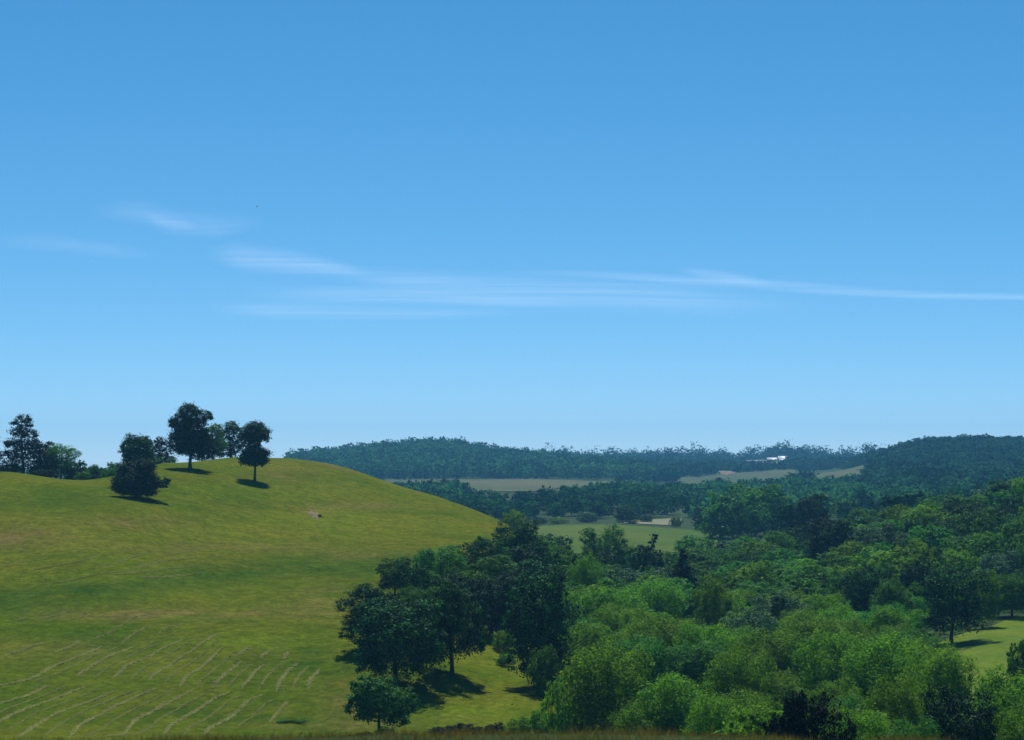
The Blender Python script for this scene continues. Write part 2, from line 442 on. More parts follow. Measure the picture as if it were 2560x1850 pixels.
bright = (0.75*blob(640,1605,110,20) + 0.35*blob(800,1300,150,30) + 0.5*blob(1270,1650,90,40) + 0.55*blob(1150,1785,140,22)
          + 0.3*blob(640,1225,160,25) + 0.3*blob(250,1440,300,18))
at = {'dry': np.clip(dry, 0, 1), 'dark_green': np.clip(dark_green, 0, 1), 'bright': np.clip(bright, 0, 1)}
sub('meadow', V, Q[is_meadow], np.zeros((0, 3), int), M['meadow'], at)
sub('ground', V, Q[~is_meadow], cap, M['ground'])

def field(name, uv, mat, lift, nu=60, nr=30):
    """a field draped on the ground; uv: near edge and far edge as [(column, distance), ...] left to right"""
    near, far = uv
    t = np.linspace(0, 1, nu)
    def line(p):
        s = np.linspace(0, 1, len(p)); return np.interp(t, s, [a[0] for a in p]), np.interp(t, s, [a[1] for a in p])
    un, rn = line(near); uf, rf = line(far)
    P = []
    for k in np.linspace(0, 1, nr):
        uu = un*(1-k) + uf*k; rr = rn*(1-k) + rf*k
        th = np.arctan((uu - UC)/F)
        P.append(np.stack([rr*np.sin(th), rr*np.cos(th), hgt(uu, rr) + lift], -1))
    P = np.array(P).reshape(-1, 3)
    a, b = np.meshgrid(np.arange(nr-1), np.arange(nu-1), indexing='ij')
    q = np.stack([a*nu+b, a*nu+b+1, (a+1)*nu+b+1, (a+1)*nu+b], -1).reshape(-1, 4)
    return tag(link(name, mesh_np(name, P, [q], [mat], True)), kind='structure')

field('valley_field', ([(1230, 500), (1500, 520), (1790, 560)], [(1230, 795), (1500, 795), (1800, 765)]), M['green_f'], 0.12)
field('grain_field', ([(980, 1290), (1300, 1270), (1570, 1290)], [(960, 1830), (1300, 1815), (1590, 1790)]), M['tan'], 0.5)
field('stubble_field', ([(1560, 815), (1630, 812), (1700, 812)], [(1580, 860), (1640, 880), (1705, 915)]), M['pale'], 0.25, 24, 12)
field('pasture_field', ([(1690, 1700), (1850, 1620), (2000, 1560)], [(1690, 2000), (1850, 2120), (1985, 2230)]), M['pasture_f'], 0.9)
field('dry_field', ([(2030, 1480), (2120, 1470), (2165, 1465)], [(2030, 1990), (2110, 1950), (2168, 1900)]), M['pasture_f'], 0.9)
field('hilltop_field', ([(1835, 2740), (1900, 2720), (1950, 2700)], [(1835, 3010), (1900, 3010), (1960, 3010)]), M['pasture_f'], 1.2, 30, 12)
field('bare_field', ([(1795, 2080), (1815, 2060), (1838, 2080)], [(1797, 2230), (1815, 2240), (1836, 2240)]), M['soil'], 1.2, 12, 8)
field('right_meadow', ([(2255, 236), (2400, 236), (2640, 236)], [(2285, 292), (2400, 307), (2640, 345)]), M['meadow_r'], 0.06)

# ------------------------------------------------------------------ tree building
def leaves(P, Nn, size, r, asp=(0.45, 0.8)):
    n = len(P)
    Nn = Nn / np.maximum(np.linalg.norm(Nn, axis=1, keepdims=True), 1e-6)
    t = r.normal(size=(n, 3)); t -= (t*Nn).sum(1, keepdims=True)*Nn
    t /= np.maximum(np.linalg.norm(t, axis=1, keepdims=True), 1e-6)
    b = np.cross(Nn, t)
    s = size * r.uniform(0.6, 1.35, (n, 1)); a = r.uniform(asp[0], asp[1], (n, 1))
    V = np.empty((n, 4, 3))
    V[:, 0] = P + t*s*0.5; V[:, 1] = P + b*s*a*0.5 + Nn*s*0.08
    V[:, 2] = P - t*s*0.5; V[:, 3] = P - b*s*a*0.5 + Nn*s*0.08
    return V.reshape(-1, 3), np.arange(n*4).reshape(n, 4)

def crown_points(lobes, n, r, clump=0.3, per=40, flat=0.75, low=-0.75, inner=0.18, lift=0.65):
    L = np.array(lobes, float); c = L[:, :3]; q = L[:, 3:6]
    w = q[:, 0]*q[:, 1] + q[:, 1]*q[:, 2] + q[:, 0]*q[:, 2]; w /= w.sum()
    nc = max(6, int(n*(1-inner)/per))
    cc = []; cd = []; cr = []
    while len(cc) < nc:
        i = r.choice(len(L), p=w)
        d = r.normal(size=3); d /= np.linalg.norm(d)
        if d[2] < low: continue
        p = c[i] + q[i]*d*r.uniform(0.74, 1.0)
        e = (((p - c)/q)**2).sum(1); e[i] = 9
        if len(L) > 1 and e.min() < 0.45 and r.random() < 0.85: continue
        cc.append(p); cd.append(d); cr.append(q[i].mean()*clump*r.uniform(0.6, 1.3))
    cc = np.array(cc); cd = np.array(cd); cr = np.array(cr)
    k = r.integers(0, nc, int(n*(1-inner)))
    off = r.normal(size=(len(k), 3))*0.52; off[:, 2] *= flat
    P = cc[k] + off*cr[k][:, None]
    Nn = 0.55*off + 0.5*cd[k] + np.array([0, 0, lift]) + 0.6*r.normal(size=(len(k), 3))
    tint = np.clip(0.42 + 0.26*r.normal(size=nc)[k] + 0.26*r.normal(size=len(k)), 0, 1)
    ni = n - len(k)
    i = r.choice(len(L), size=ni, p=w)
    d = r.normal(size=(ni, 3)); d /= np.linalg.norm(d, axis=1, keepdims=True)
    P2 = c[i] + q[i]*d*(r.uniform(0, 1, (ni, 1))**0.45)*0.8
    N2 = d + 0.8*r.normal(size=(ni, 3))
    return np.vstack([P, P2]), np.vstack([Nn, N2]), np.concatenate([tint, np.clip(0.3 + 0.15*r.normal(size=ni), 0, 1)])

def tube(path, rad, sides=7):
    path = np.array(path, float); V = []
    for i, (p, ra) in enumerate(zip(path, rad)):
        d = path[min(i+1, len(path)-1)] - path[max(i-1, 0)]; d /= np.linalg.norm(d)
        a = np.cross(d, [0.31, 0.95, 0.05]); a /= np.linalg.norm(a); b = np.cross(d, a)
        for k in range(sides):
            t = 2*math.pi*k/sides; V.append(p + ra*(math.cos(t)*a + math.sin(t)*b))
    F_ = []
    for i in range(len(path)-1):
        for k in range(sides):
            k2 = (k+1) % sides
            F_.append((i*sides+k, i*sides+k2, (i+1)*sides+k2, (i+1)*sides+k))
    return np.array(V), np.array(F_)

def trunk_mesh(name, H, rad, limbs, r, spread, z0=0.25, top=0.8, lean=0.02):
    parts = []; n = 8
    zs = np.linspace(-0.4, H*top, n)
    jx = np.cumsum(r.normal(size=n))*lean*H*0.25; jy = np.cumsum(r.normal(size=n))*lean*H*0.25
    jx -= jx[0]; jy -= jy[0]; jx[1] *= .3; jy[1] *= .3
    path = np.stack([jx, jy, zs], 1)
    rr = rad*(1 - np.linspace(0, 1, n))**0.8 + rad*0.08; rr[0] *= 1.45
    parts.append(tube(path, rr, 8))
    for i in range(limbs):
        h = H*r.uniform(z0, top*0.85); j = np.searchsorted(zs, h) - 1
        st = np.array([np.interp(h, zs, jx), np.interp(h, zs, jy), h])
        a = i*2.4 + r.uniform(-.4, .4); ln = spread*r.uniform(0.45, 0.85)*(1 - 0.5*h/H)
        up = r.uniform(0.35, 0.9)
        p = [st + np.array([math.cos(a)*ln*s, math.sin(a)*ln*s, ln*up*s**1.3]) + r.normal(size=3)*0.05*ln*(s > 0) for s in (0, .33, .66, 1)]
        lr = rad*0.42*(1 - h/H*0.5)
        parts.append(tube(p, [lr, lr*.7, lr*.45, lr*.15], 5))
    V = []; Fa = []; o = 0
    for v, f in parts: V.append(v); Fa.append(f + o); o += len(v)
    return mesh_np(name, np.vstack(V), [np.vstack(Fa)], [M['bark']], True)

def round_lobes(W, H, z0, r, k=11, core=0.72, egg=0.0, jit=0.14):
    """a broad crown: one big heart and k bosses round it"""
    rx = W/2; cz = (H + z0)/2; rz = (H - z0)/2
    L = [(0, 0, cz, rx*core, rx*core, rz*core*1.08), (0, 0, cz - rz*.45, rx*core, rx*core, rz*.5)]
    for i in range(k):
        z = -0.88 + 1.76*(i + .5)/k; a = i*2.399 + r.uniform(-.35, .35)
        rad_ = math.sqrt(max(0.05, 1 - max(z, 0)**2.4)) if z > 0 else math.sqrt(1 - 0.45*abs(z)**2)
        s = r.uniform(0.32, 0.46)
        d = rx*(1.04 - s*0.9)*rad_*(1 + jit*r.normal())
        L.append((math.cos(a)*d, math.sin(a)*d, cz + rz*z*(1 - s*0.72), rx*s, rx*s, min(rz, rx)*s*0.95))
    return L

def cone_lobes(W, H, z0, r, k=16, p=0.9):
    L = [(0, 0, z0 + (H-z0)*0.30, W*.33, W*.33, (H-z0)*.32), (0, 0, z0 + (H-z0)*0.6, W*.2, W*.2, (H-z0)*.28)]
    for i in range(k):
        t = (i + .5)/k; z = z0 + (H - z0)*t; a = i*2.399 + r.uniform(-.3, .3); rr = W/2*(1 - t**1.5)**p*r.uniform(.85, 1.15)
        s = max(0.11*W, rr*0.5)
        d = max(0, rr - s*0.6)
        L.append((math.cos(a)*d, math.sin(a)*d, z, s, s, s*0.7))
    L.append((0, 0, H - 0.08*H, W*.07, W*.07, H*.08))
    return L

PROTO = {}
def proto(key, H, W, lobes, n, size, seed, rad=0.0, limbs=6, one=False, z0=0.25, top=0.8, lean=0.02, **kw):
    r = np.random.default_rng(seed)
    L = lobes(r) if callable(lobes) else lobes
    P, Nn, tint = crown_points(L, n, r, **kw)
    V_, F_ = leaves(P, Nn, size, r)
    tk = trunk_mesh('trunk', H, rad or H*0.02, limbs, r, W*0.45, z0, top, lean) if not one else None
    if one:     # far trees: a short stem joined to the crown
        tv, tf = tube([(0, 0, -.4), (0, 0, H*.35), (0, 0, H*.7)], [H*.022, H*.016, H*.004], 4)
        o = len(V_); me = mesh_np('crown', np.vstack([V_, tv]), [F_, tf + o], [M['oak'], M['bark']], False,
                                  mat_idx=[0]*len(F_) + [1]*len(tf), attrs={'tint': ('FACE', np.concatenate([tint, np.zeros(len(tf))]))})
    else:
        me = mesh_np('crown', V_, [F_], [M['oak']], False, attrs={'tint': ('FACE', tint)})
    PROTO[key] = (H, W, me, tk)

HI = dict(n=11000, size=0.40)
for i in range(3):
    proto(f'oak{i}', 14, 11, lambda r, i=i: round_lobes(11, 14, (0.1, 0.6, 0.0)[i], r, 15), 19000, 0.34, 20+i, 0.32)
for i in range(2):
    proto(f'elm{i}', 17, 9.5, lambda r: round_lobes(9.5, 17, -0.6, r, 19, core=.74), 20000, 0.34, 30+i, 0.32)
for i in range(3):
    proto(f'willow{i}', 13, 10, lambda r: round_lobes(10, 13, 0.0, r, 19, core=.62, jit=.2), 20000, 0.30, 40+i, 0.25, 9, per=26, clump=0.34, flat=1.25, inner=.22)
for i in range(2):
    proto(f'silver{i}', 15, 9, lambda r: round_lobes(9, 15, 0.5, r, 18, core=.62, jit=.22), 18000, 0.30, 50+i, 0.25, 9, per=30, clump=.33)
for i in range(2):
    proto(f'bush{i}', 5, 6, lambda r: round_lobes(6, 5, -0.2, r, 11, core=.7), 6500, 0.27, 60+i, 0.12, 5)
proto('maple', 5.7, 6.0, lambda r: round_lobes(6.0, 5.7, 0.75, r, 13, core=.72), 11000, 0.25, 65, 0.16, 7)
for i in range(2):
    proto(f'spruce{i}', 12, 6, lambda r: cone_lobes(6, 12, 0.4, r, 20), 13000, 0.30, 70+i, 0.2, 3)
for i in range(4):
    proto(f'm_oak{i}', 13, 11, lambda r: round_lobes(11, 13, -1.2, r, 14), 7500, 0.52, 80+i, 0.3, 4)
for i in range(2):
    proto(f'm_tall{i}', 16, 9, lambda r: round_lobes(9, 16, -1.2, r, 16), 7500, 0.50, 90+i, 0.3, 4)
proto('m_cone', 12, 7, lambda r: cone_lobes(7, 12, 0.3, r, 14), 3000, 0.55, 95, 0.2, 2)
for i in range(4):
    proto(f'b{i}', 11, 10, lambda r: round_lobes(10, 11, 0.2, r, 9), 1300, 1.0, 100+i, one=True, per=14)
proto('b_tall', 13, 8, lambda r: round_lobes(8, 13, 0.2, r, 9), 1300, 0.95, 105, one=True, per=14)

ORD = 'first second third fourth fifth sixth seventh eighth ninth tenth eleventh twelfth thirteenth fourteenth fifteenth sixteenth seventeenth eighteenth nineteenth twentieth twenty-first twenty-second twenty-third'.split()
TREES = []
def tree(name, u, ytop, w, R, key, mat, label, group=None, cat='tree', h=None, rot=None, only_crown=False):
    """w = crown width in picture pixels; height from the crown's top row"""
    H, W, cm, tm = PROTO[key]
    if R < 0: R = ground_R(u, -R)
    p = pos(u, R)
    dist = R*math.cos(math.atan((u-UC)/F))
    hh = h if h else max(1.2, -(ytop - YH)*dist/F - p.z)
    ww = 1.06*w*dist/F
    root = bpy.data.objects.new(name, None); COL.objects.link(root)
    root.empty_display_size = 0.5
    root.location = p
    root.scale = (ww/W, ww/W, hh/H)
    root.rotation_euler = (0, 0, random.uniform(0, 6.283) if rot is None else rot)
    tag(root, label, cat, group)
    c = link('crown', cm, root)
    c.material_slots[0].link = 'OBJECT'; c.material_slots[0].material = M[mat]
    if tm is not None: link('trunk', tm, root)
    TREES.append((p.x, p.y, ww/2))
    return root

# ---- the trees standing on the left hill (one-of-a-kind crowns)
def R_at(u, y): return ground_R(u, y)
R1 = R_at(636, 1203)
proto('lollipop', 11.3, 5.9, [(0, 0, 9.0, 2.5, 2.5, 2.0), (-1.1, 0, 8.6, 1.8, 1.8, 1.6), (1.2, -.3, 8.7, 1.75, 1.9, 1.6), (0.2, 0, 10.0, 1.7, 1.7, 1.3),
      (0, 0, 4.7, 2.6, 2.6, 1.9), (-1.0, .2, 4.5, 1.9, 1.9, 1.7), (1.3, -.2, 4.9, 1.7, 1.8, 1.5), (.2, 0, 3.8, 1.9, 1.9, 1.2), (0, 0, 6.9, 1.2, 1.2, .9)],
      20000, 0.28, 201, 0.24, 5, clump=.34, inner=.3)
tree('maple_tree', 637, 1054, 77, R1, 'lollipop', 'deep', 'lone tree on the hilltop with its crown pinched into two balls above a bare trunk', rot=0)
proto('hillking', 13.3, 9.0, [(0, 0, 6.6, 3.6, 3.6, 4.0), (-2.2, 0, 5.2, 2.2, 2.2, 2.6), (2.4, .2, 5.4, 2.1, 2.2, 2.6), (-1.6, .5, 9.6, 2.1, 2.1, 2.3),
      (-.2, 0, 11.5, 2.0, 2.0, 1.7), (1.6, -.4, 10.2, 2.0, 2.0, 1.9), (3.3, 0, 10.6, 1.3, 1.2, 1.1), (-3.0, .3, 9.3, 1.2, 1.2, 1.3), (0, 1.5, 7.5, 2.6, 2.6, 3), (0, -1.8, 6.5, 2.4, 2.4, 3.0), (0, 0, 3.8, 3.1, 3.1, 1.6)],
      28000, 0.30, 202, 0.33, 7, clump=.3, inner=.26)
tree('oak_tree', 475, 1008, 110, R_at(473, 1172), 'hillking', 'deep', 'tallest tree on the hilltop, egg-shaped crown and short trunk over its own shadow', rot=0)
proto('dome', 8.5, 7.4, lambda r: round_lobes(7.4, 8.5, 1.0, r, 12, core=.78), 18000, 0.29, 203, 0.24, 5, inner=.28)
tree('maple_tree', 346, 1083, 86, crest(345, -4), 'dome', 'oak', 'rounded dome-topped tree standing just behind the bushy pine on the hill')
proto('bushpine', 8.0, 8.6, [(0, 0, 3.4, 3.0, 3.0, 3.2), (-2.2, 0, 2.9, 2.0, 2.0, 2.2), (-1.6, .4, 5.6, 1.7, 1.7, 1.7), (1.0, -.3, 6.0, 1.8, 1.8, 1.7), (2.2, 0, 2.8, 1.9, 1.9, 1.9),
      (3.9, .1, 2.6, 1.3, 1.0, .8), (4.7, .2, 3.3, .8, .7, .6), (-3.2, .2, 1.9, 1.2, 1.2, 1.2), (0, -1.6, 2.6, 2.4, 2.0, 2.2), (0.2, 1.5, 3.6, 2.2, 2.0, 2.3), (1.0, 0, 1.2, 2.2, 2.0, 1.0), (-1.2, 0, 1.3, 2.0, 2.0, 1.1)],
      26000, 0.28, 204, 0.22, 3, clump=.32, inner=.3)
tree('pine_tree', 345, 1142, 122, R_at(352, 1246), 'bushpine', 'deep', 'bushy dark pine in front with one low bough reaching out to the right', rot=0)
proto('airypine', 12.5, 10, [(0, 0, 10.6, 1.5, 1.5, 1.4), (-1.3, .3, 9.9, 1.1, 1.1, .8), (1.3, -.2, 10.2, .9, 1.0, .9), (-.6, 0, 8.3, 1.9, 1.8, 1.1), (1.0, .2, 7.9, 1.6, 1.6, 1.1),
      (-1.8, -.2, 6.3, 1.7, 1.5, 1.0), (1.6, .2, 5.9, 2.0, 1.8, 1.1), (-2.7, 0, 3.9, 2.0, 1.7, 1.2), (2.8, .3, 4.0, 2.0, 1.7, 1.2), (0, 0, 4.5, 1.8, 1.8, 1.7), (-3.2, .2, 1.9, 1.9, 1.7, 1.2), (3.3, -.2, 2.0, 1.9, 1.7, 1.3), (0, 0, 2.0, 2.2, 2.0, 1.6)],
      13000, 0.32, 205, 0.28, 9, clump=.42, inner=.1, top=.92)
tree('pine_tree', 58, 1029, 128, crest(58, 14), 'airypine', 'pine', 'tall open-crowned pine at the left end of the hill, sky showing between its boughs', rot=0)
tree('pine_tree', -22, 1074, 90, crest(0, 20), 'airypine', 'pine', 'dark tree cut off by the left edge of the view, beside the open pine', rot=2.0)
tree('broadleaf_tree', 112, 1096, 60, crest(112, 18), 'm_oak0', 'deep', 'low dark tree filling the gap right of the open pine on the left hill')
tree('broadleaf_tree', 152, 1098, 78, crest(152, 15), 'silver0', 'mid', 'soft grey-green leafy tree between the open pine and the hedge bushes', rot=1)
tree('broadleaf_tree', 402, 1083, 48, crest(402, 14), 'm_tall0', 'deep', 'slim tree glimpsed between the domed tree and the tallest hilltop tree')
tree('broadleaf_tree', 532, 1046, 66, crest(532, 14), 'm_oak1', 'mid', 'greener tree tucked against the right side of the tallest hilltop tree')
tree('broadleaf_tree', 577, 1041, 80, crest(577, 17), 'm_tall0', 'oak', 'upright tree behind the hill crest, just left of the two-ball tree')
tree('broadleaf_tree', 505, 1075, 70, crest(505, 17), 'm_oak2', 'deep', 'dark tree half hidden behind the tallest hilltop tree')
for i, (u, y, w, R, mt) in enumerate(sorted([(178,1165,45,458,'deep'),(200,1146,50,466,'deep'),(205,1178,42,452,'mid'),(228,1158,46,462,'mid'),(232,1186,36,452,'deep'),(250,1166,48,462,'deep'),
        (268,1170,40,456,'mid'),(282,1152,44,462,'mid'),(298,1158,40,462,'deep'),(128,1172,50,456,'deep'),(92,1172,50,456,'deep'),(20,1160,70,460,'deep'),(388,1140,40,458,'mid'),(425,1138,36,460,'mid')])):
    tree('bush', u, y, w, crest(u, R - 446), f'bush{i%2}', mt, f'{ORD[i]} from the left of the low bushes in the dip of the hill crest', 'hedge bushes along the hill crest', 'bush')

# ---- the grove in front of the hill
G = [
 ('maple_tree', 948, 1686, 158, 213, 'maple', 'leafy', 'small round tree alone on the grass in front of the big dark oak'),
 ('oak_tree', 988, 1470, 228, 236, 'oak0', 'oak', 'big dark broad oak at the left front of the grove, behind the small round tree'),
 ('oak_tree', 917, 1438, 128, -1625, 'elm1', 'oak', 'dark tree at the far left edge of the grove, behind the big oak'),
 ('oak_tree', 1130, 1436, 165, 244, 'oak1', 'oak', 'spreading oak with a visible trunk base over a shadow, second from the left'),
 ('oak_tree', 1228, 1418, 130, -1590, 'elm0', 'deep', 'dark shaded tree between the spreading oak and the tall leafy tree'),
 ('elm_tree', 1350, 1384, 160, 246, 'elm1', 'oak', 'tall full elm in the middle of the grove, foliage almost to the ground'),
 ('young_tree', 1360, 1603, 80, 237, 'bush0', 'mid', 'small bushy tree at the right foot of the tall full elm'),
 ('young_tree', 1418, 1535, 82, 256, 'elm0', 'oak', 'narrow dark tree against the right side of the tall full elm'),
 ('young_tree', 1258, 1570, 62, 272, 'bush1', 'willow', 'light green sapling in the gap left of the tall full elm'),
 ('young_tree', 1262, 1632, 46, 262, 'bush0', 'mid', 'low green bush under the light sapling at the back of the glade'),
 ('broadleaf_tree', 987, 1385, 84, -1490, 'oak2', 'oak', 'dark round-topped tree against the meadow, upper left of the grove'),
 ('broadleaf_tree', 1050, 1412, 76, -1500, 'silver1', 'mid', 'lighter green tree between the round-topped tree and the grove centre'),
 ('broadleaf_tree', 960, 1468, 95, -1605, 'oak2', 'oak', 'dark tree in shade between the big oak and the round-topped tree'),
 ('broadleaf_tree', 1045, 1452, 110, -1600, 'oak0', 'mid', 'greener tree rising just behind the big dark oak'),
 ('broadleaf_tree', 1115, 1415, 100, -1560, 'elm0', 'oak', 'dark tree behind the spreading oak, under the bumpy sunlit tree'),
 ('broadleaf_tree', 1040, 1392, 90, -1540, 'm_oak1', 'oak', 'dark crown right beside the round-topped tree at the meadow edge'),
 ('broadleaf_tree', 1100, 1357, 135, -1480, 'oak1', 'mid', 'sunlit bumpy-crowned tree on the back edge of the grove by the meadow'),
 ('broadleaf_tree', 1062, 1372, 66, -1452, 'm_oak0', 'mid', 'small sunlit crown at the meadow edge left of the bumpy sunlit tree'),
 ('broadleaf_tree', 1208, 1333, 115, -1455, 'oak0', 'oak', 'dark broad tree behind the grove, right of the sunlit bumpy crown'),
 ('broadleaf_tree', 1292, 1288, 116, -1420, 'oak2', 'oak', 'highest tree at the back of the grove, standing against the hill foot'),
 ('broadleaf_tree', 1385, 1322, 104, 400, 'm_oak1', 'oak', 'dark crown just right of the highest back tree, below the valley field'),
 ('broadleaf_tree', 1285, 1270, 62, 470, 'm_oak3', 'willow', 'pale green tree peeping over the highest back tree of the grove'),
 ('broadleaf_tree', 1290, 1410, 100, -1540, 'oak0', 'deep', 'shadowy tree in the middle of the grove behind the tall full elm'),
 ('broadleaf_tree', 1170, 1425, 90, -1560, 'm_oak2', 'deep', 'dull dark tree behind the spreading oak'),
 ('broadleaf_tree', 1458, 1374, 84, 335, 'willow0', 'yellow', 'olive-tinged tree right behind the tall full elm'),
 ('broadleaf_tree', 1512, 1302, 124, 424, 'oak1', 'mid', 'rounded sunlit tree standing out against the valley field'),
 ('conifer_tree', 1632, 1333, 100, 402, 'm_cone', 'oak', 'pointed cone-shaped tree against the right part of the valley field'),
 ('conifer_tree', 1600, 1352, 60, 410, 'm_oak0', 'oak', 'small crown left of the pointed cone-shaped tree'),
 ('conifer_tree', 1706, 1374, 105, 352, 'spruce0', 'pine', 'dark blue-green conifer among paler crowns below the valley field'),
 # valley side beyond
 ('broadleaf_tree', 1848, 1200, 165, 690, 'm_oak3', 'mid', 'huge wide tree mass at the right end of the valley field'),
 ('broadleaf_tree', 1800, 1246, 100, 700, 'm_oak1', 'mid', 'left shoulder tree of the wide mass at the end of the valley field'),
 ('broadleaf_tree', 1912, 1200, 115, 705, 'm_oak0', 'mid', 'right crown of the wide mass at the end of the valley field'),
 ('broadleaf_tree', 1960, 1255, 80, 740, 'm_oak2', 'deep', 'darker tree in shade right of the wide mass by the valley field'),
 ('broadleaf_tree', 1760, 1262, 58, 770, 'm_tall0', 'deep', 'dark upright tree left of the wide mass, at the field edge'),
 ('broadleaf_tree', 1690, 1290, 34, 800, 'bush0', 'mid', 'small round bush at the right end of the pale stubble strip'),
 ('broadleaf_tree', 1565, 1266, 58, 830, 'm_oak0', 'deep', 'dark round tree left of the pale stubble strip'),
 ('broadleaf_tree', 1612, 1283, 40, 838, 'bush1', 'silver', 'pale domed bush above the left end of the stubble strip'),
 ('broadleaf_tree', 1468, 1276, 56, 826, 'm_oak2', 'silver', 'grey-green rounded tree at the far edge of the valley field'),
 ('bush', 1395, 1293, 54, 816, 'bush0', 'willow', 'bright yellow-green bush at the far edge of the valley field'),
 ('bush', 1353, 1291, 34, 818, 'bush1', 'oak', 'bluish bush left of the bright bush at the far edge of the valley field'),
 ('bush', 1580, 1306, 26, 815, 'bush1', 'deep', 'tiny dark bush at the left tip of the pale stubble strip'),
 ('broadleaf_tree', 1992, 1178, 62, 1500, 'b0', 'fardk', 'dark round tree standing in the dry pasture, left crown of a pair'),
 ('broadleaf_tree', 2018, 1171, 56, 1510, 'b1', 'fardk', 'dark round tree standing in the dry pasture, taller right crown of a pair'),
 ('broadleaf_tree', 1798, 1190, 34, 1400, 'b2', 'fardk', 'small dark tree against the far pasture, left of the wide mass'),
 ('broadleaf_tree', 1690, 1204, 70, 1300, 'b3', 'fardk', 'rounded tree breaking the right end of the grain field'),
 ('broadleaf_tree', 1128, 1197, 80, 1275, 'b0', 'fardk', 'dark tree clump rising in front of the left end of the grain field'),
 ('broadleaf_tree', 1055, 1205, 44, 1275, 'b1', 'fardk', 'small tree beside the meadow slope at the left end of the grain field'),
 # right wood
 ('broadleaf_tree', 2075, 1278, 135, 425, 'oak0', 'deep', 'big dark tree with a sunlit yellowish cap, left part of the right wood'),
 ('broadleaf_tree', 2200, 1293, 132, 405, 'silver1', 'silver', 'blue-grey rounded tree in the middle of the right wood'),
 ('broadleaf_tree', 2290, 1285, 80, 415, 'oak1', 'oak', 'dark crown right of the blue-grey rounded tree'),
 ('broadleaf_tree', 2358, 1283, 112, 412, 'oak2', 'oak', 'broad dark tree with bright rim, second right of the blue-grey tree'),
 ('broadleaf_tree', 2460, 1246, 150, 420, 'elm0', 'oak', 'very tall dark tree towering near the right edge of the wood'),
 ('broadleaf_tree', 2548, 1262, 110, 425, 'elm1', 'deep', 'tall dark tree cut by the right edge behind the light bushes'),
 ('broadleaf_tree', 2378, 1378, 150, 298, 'silver0', 'oak', 'grey-green tree with a dark trunk standing at the rim of the right meadow'),
 ('broadleaf_tree', 2168, 1394, 110, 322, 'silver1', 'oak', 'loose grey-green tree left of the meadow-rim tree'),
 ('broadleaf_tree', 2236, 1430, 105, 303, 'silver0', 'mid', 'shaggy tree directly left of the meadow-rim trunk'),
 ('broadleaf_tree', 2290, 1392, 90, 330, 'oak0', 'deep', 'shaded tree behind the shaggy tree and meadow-rim tree'),
 ('broadleaf_tree', 2456, 1412, 84, 318, 'oak2', 'yellow', 'tree with a yellow-lit left rim at the upper edge of the right meadow'),
 ('broadleaf_tree', 2530, 1422, 98, 330, 'willow1', 'mid', 'rounded green tree at the upper right corner of the meadow'),
 ('broadleaf_tree', 2510, 1362, 120, 350, 'silver1', 'silver', 'pale silvery sprays of foliage above the meadow by the right edge'),
 ('broadleaf_tree', 2562, 1352, 70, 352, 'oak1', 'mid', 'green tree at the right edge beside the silvery foliage'),
 ('bush', 2545, 1590, 66, 246, 'bush1', 'mid', 'small bush on the right meadow at the edge of the view'),
 ('broadleaf_tree', 2028, 1222, 92, 560, 'm_oak2', 'deep', 'wide low dark tree above the centre of the right wood'),
 # yellow green mass and front row
 ('willow_tree', 1520, 1452, 190, 292, 'willow0', 'willow', 'wide yellow-green willow right of the tall full elm'),
 ('willow_tree', 1640, 1434, 150, 312, 'willow1', 'willow', 'yellow-green willow crown at the top of the light mass'),
 ('broadleaf_tree', 1785, 1430, 105, 300, 'oak1', 'yellow', 'olive tree with dark underside rising from the light green mass'),
 ('broadleaf_tree', 1935, 1458, 150, 282, 'silver1', 'silver', 'bluish green feathery tree in the middle of the light green mass'),
 ('broadleaf_tree', 1882, 1500, 130, 262, 'silver0', 'silver', 'second bluish green tree, in front of the feathery one'),
 ('willow_tree', 2060, 1470, 130, 290, 'willow2', 'willow', 'yellow-green willow right of the bluish feathery trees'),
 ('willow_tree', 1655, 1530, 170, 255, 'willow2', 'willow', 'middle willow of the light mass, behind the front willow'),
 ('willow_tree', 1760, 1545, 150, 248, 'willow0', 'willow', 'willow between the front willow and the bluish trees'),
 ('willow_tree', 1520, 1582, 220, 198, 'willow1', 'willow', 'large front willow with a dark trunk showing through its foliage'),
 ('willow_tree', 1700, 1668, 190, 186, 'willow2', 'willow', 'low willow at the bottom, right of the trunk-showing front willow'),
 ('willow_tree', 1850, 1600, 170, 205, 'willow1', 'yellow', 'yellowish willow left of the blackish trees'),
 ('bush', 1400, 1676, 90, 206, 'bush0', 'willow', 'pale green bush beside the glade, left of the front willow'),
 ('bush', 1445, 1700, 80, 201, 'bush1', 'mid', 'darker bush at the left foot of the front willow'),
 ('bush', 1300, 1790, 74, 211, 'bush1', 'willow', 'low bright bush at the bottom of the glade'),
 ('bush', 1356, 1770, 70, 209, 'bush0', 'willow', 'bright bush between the glade and the front willow'),
 ('bush', 966, 1812, 46, 209, 'bush0', 'willow', 'tiny bright bush at the foot of the small round tree'),
 ('broadleaf_tree', 1984, 1692, 66, 132, 'elm0', 'black', 'narrow blackish tree standing up at the bottom of the view'),
 ('broadleaf_tree', 2042, 1706, 165, 128, 'oak2', 'black', 'broad blackish tree right beside the narrow blackish one'),
 ('bush', 1945, 1762, 110, 128, 'bush0', 'black', 'low blackish shrub at the left foot of the two blackish trees'),
 ('willow_tree', 2200, 1570, 190, 212, 'willow0', 'willow', 'willow in front of the left end of the right meadow'),
 ('willow_tree', 2080, 1560, 170, 222, 'willow2', 'willow', 'willow behind and above the blackish trees'),
 ('willow_tree', 2240, 1665, 170, 172, 'willow1', 'yellow', 'yellow-lit willow right of the blackish trees'),
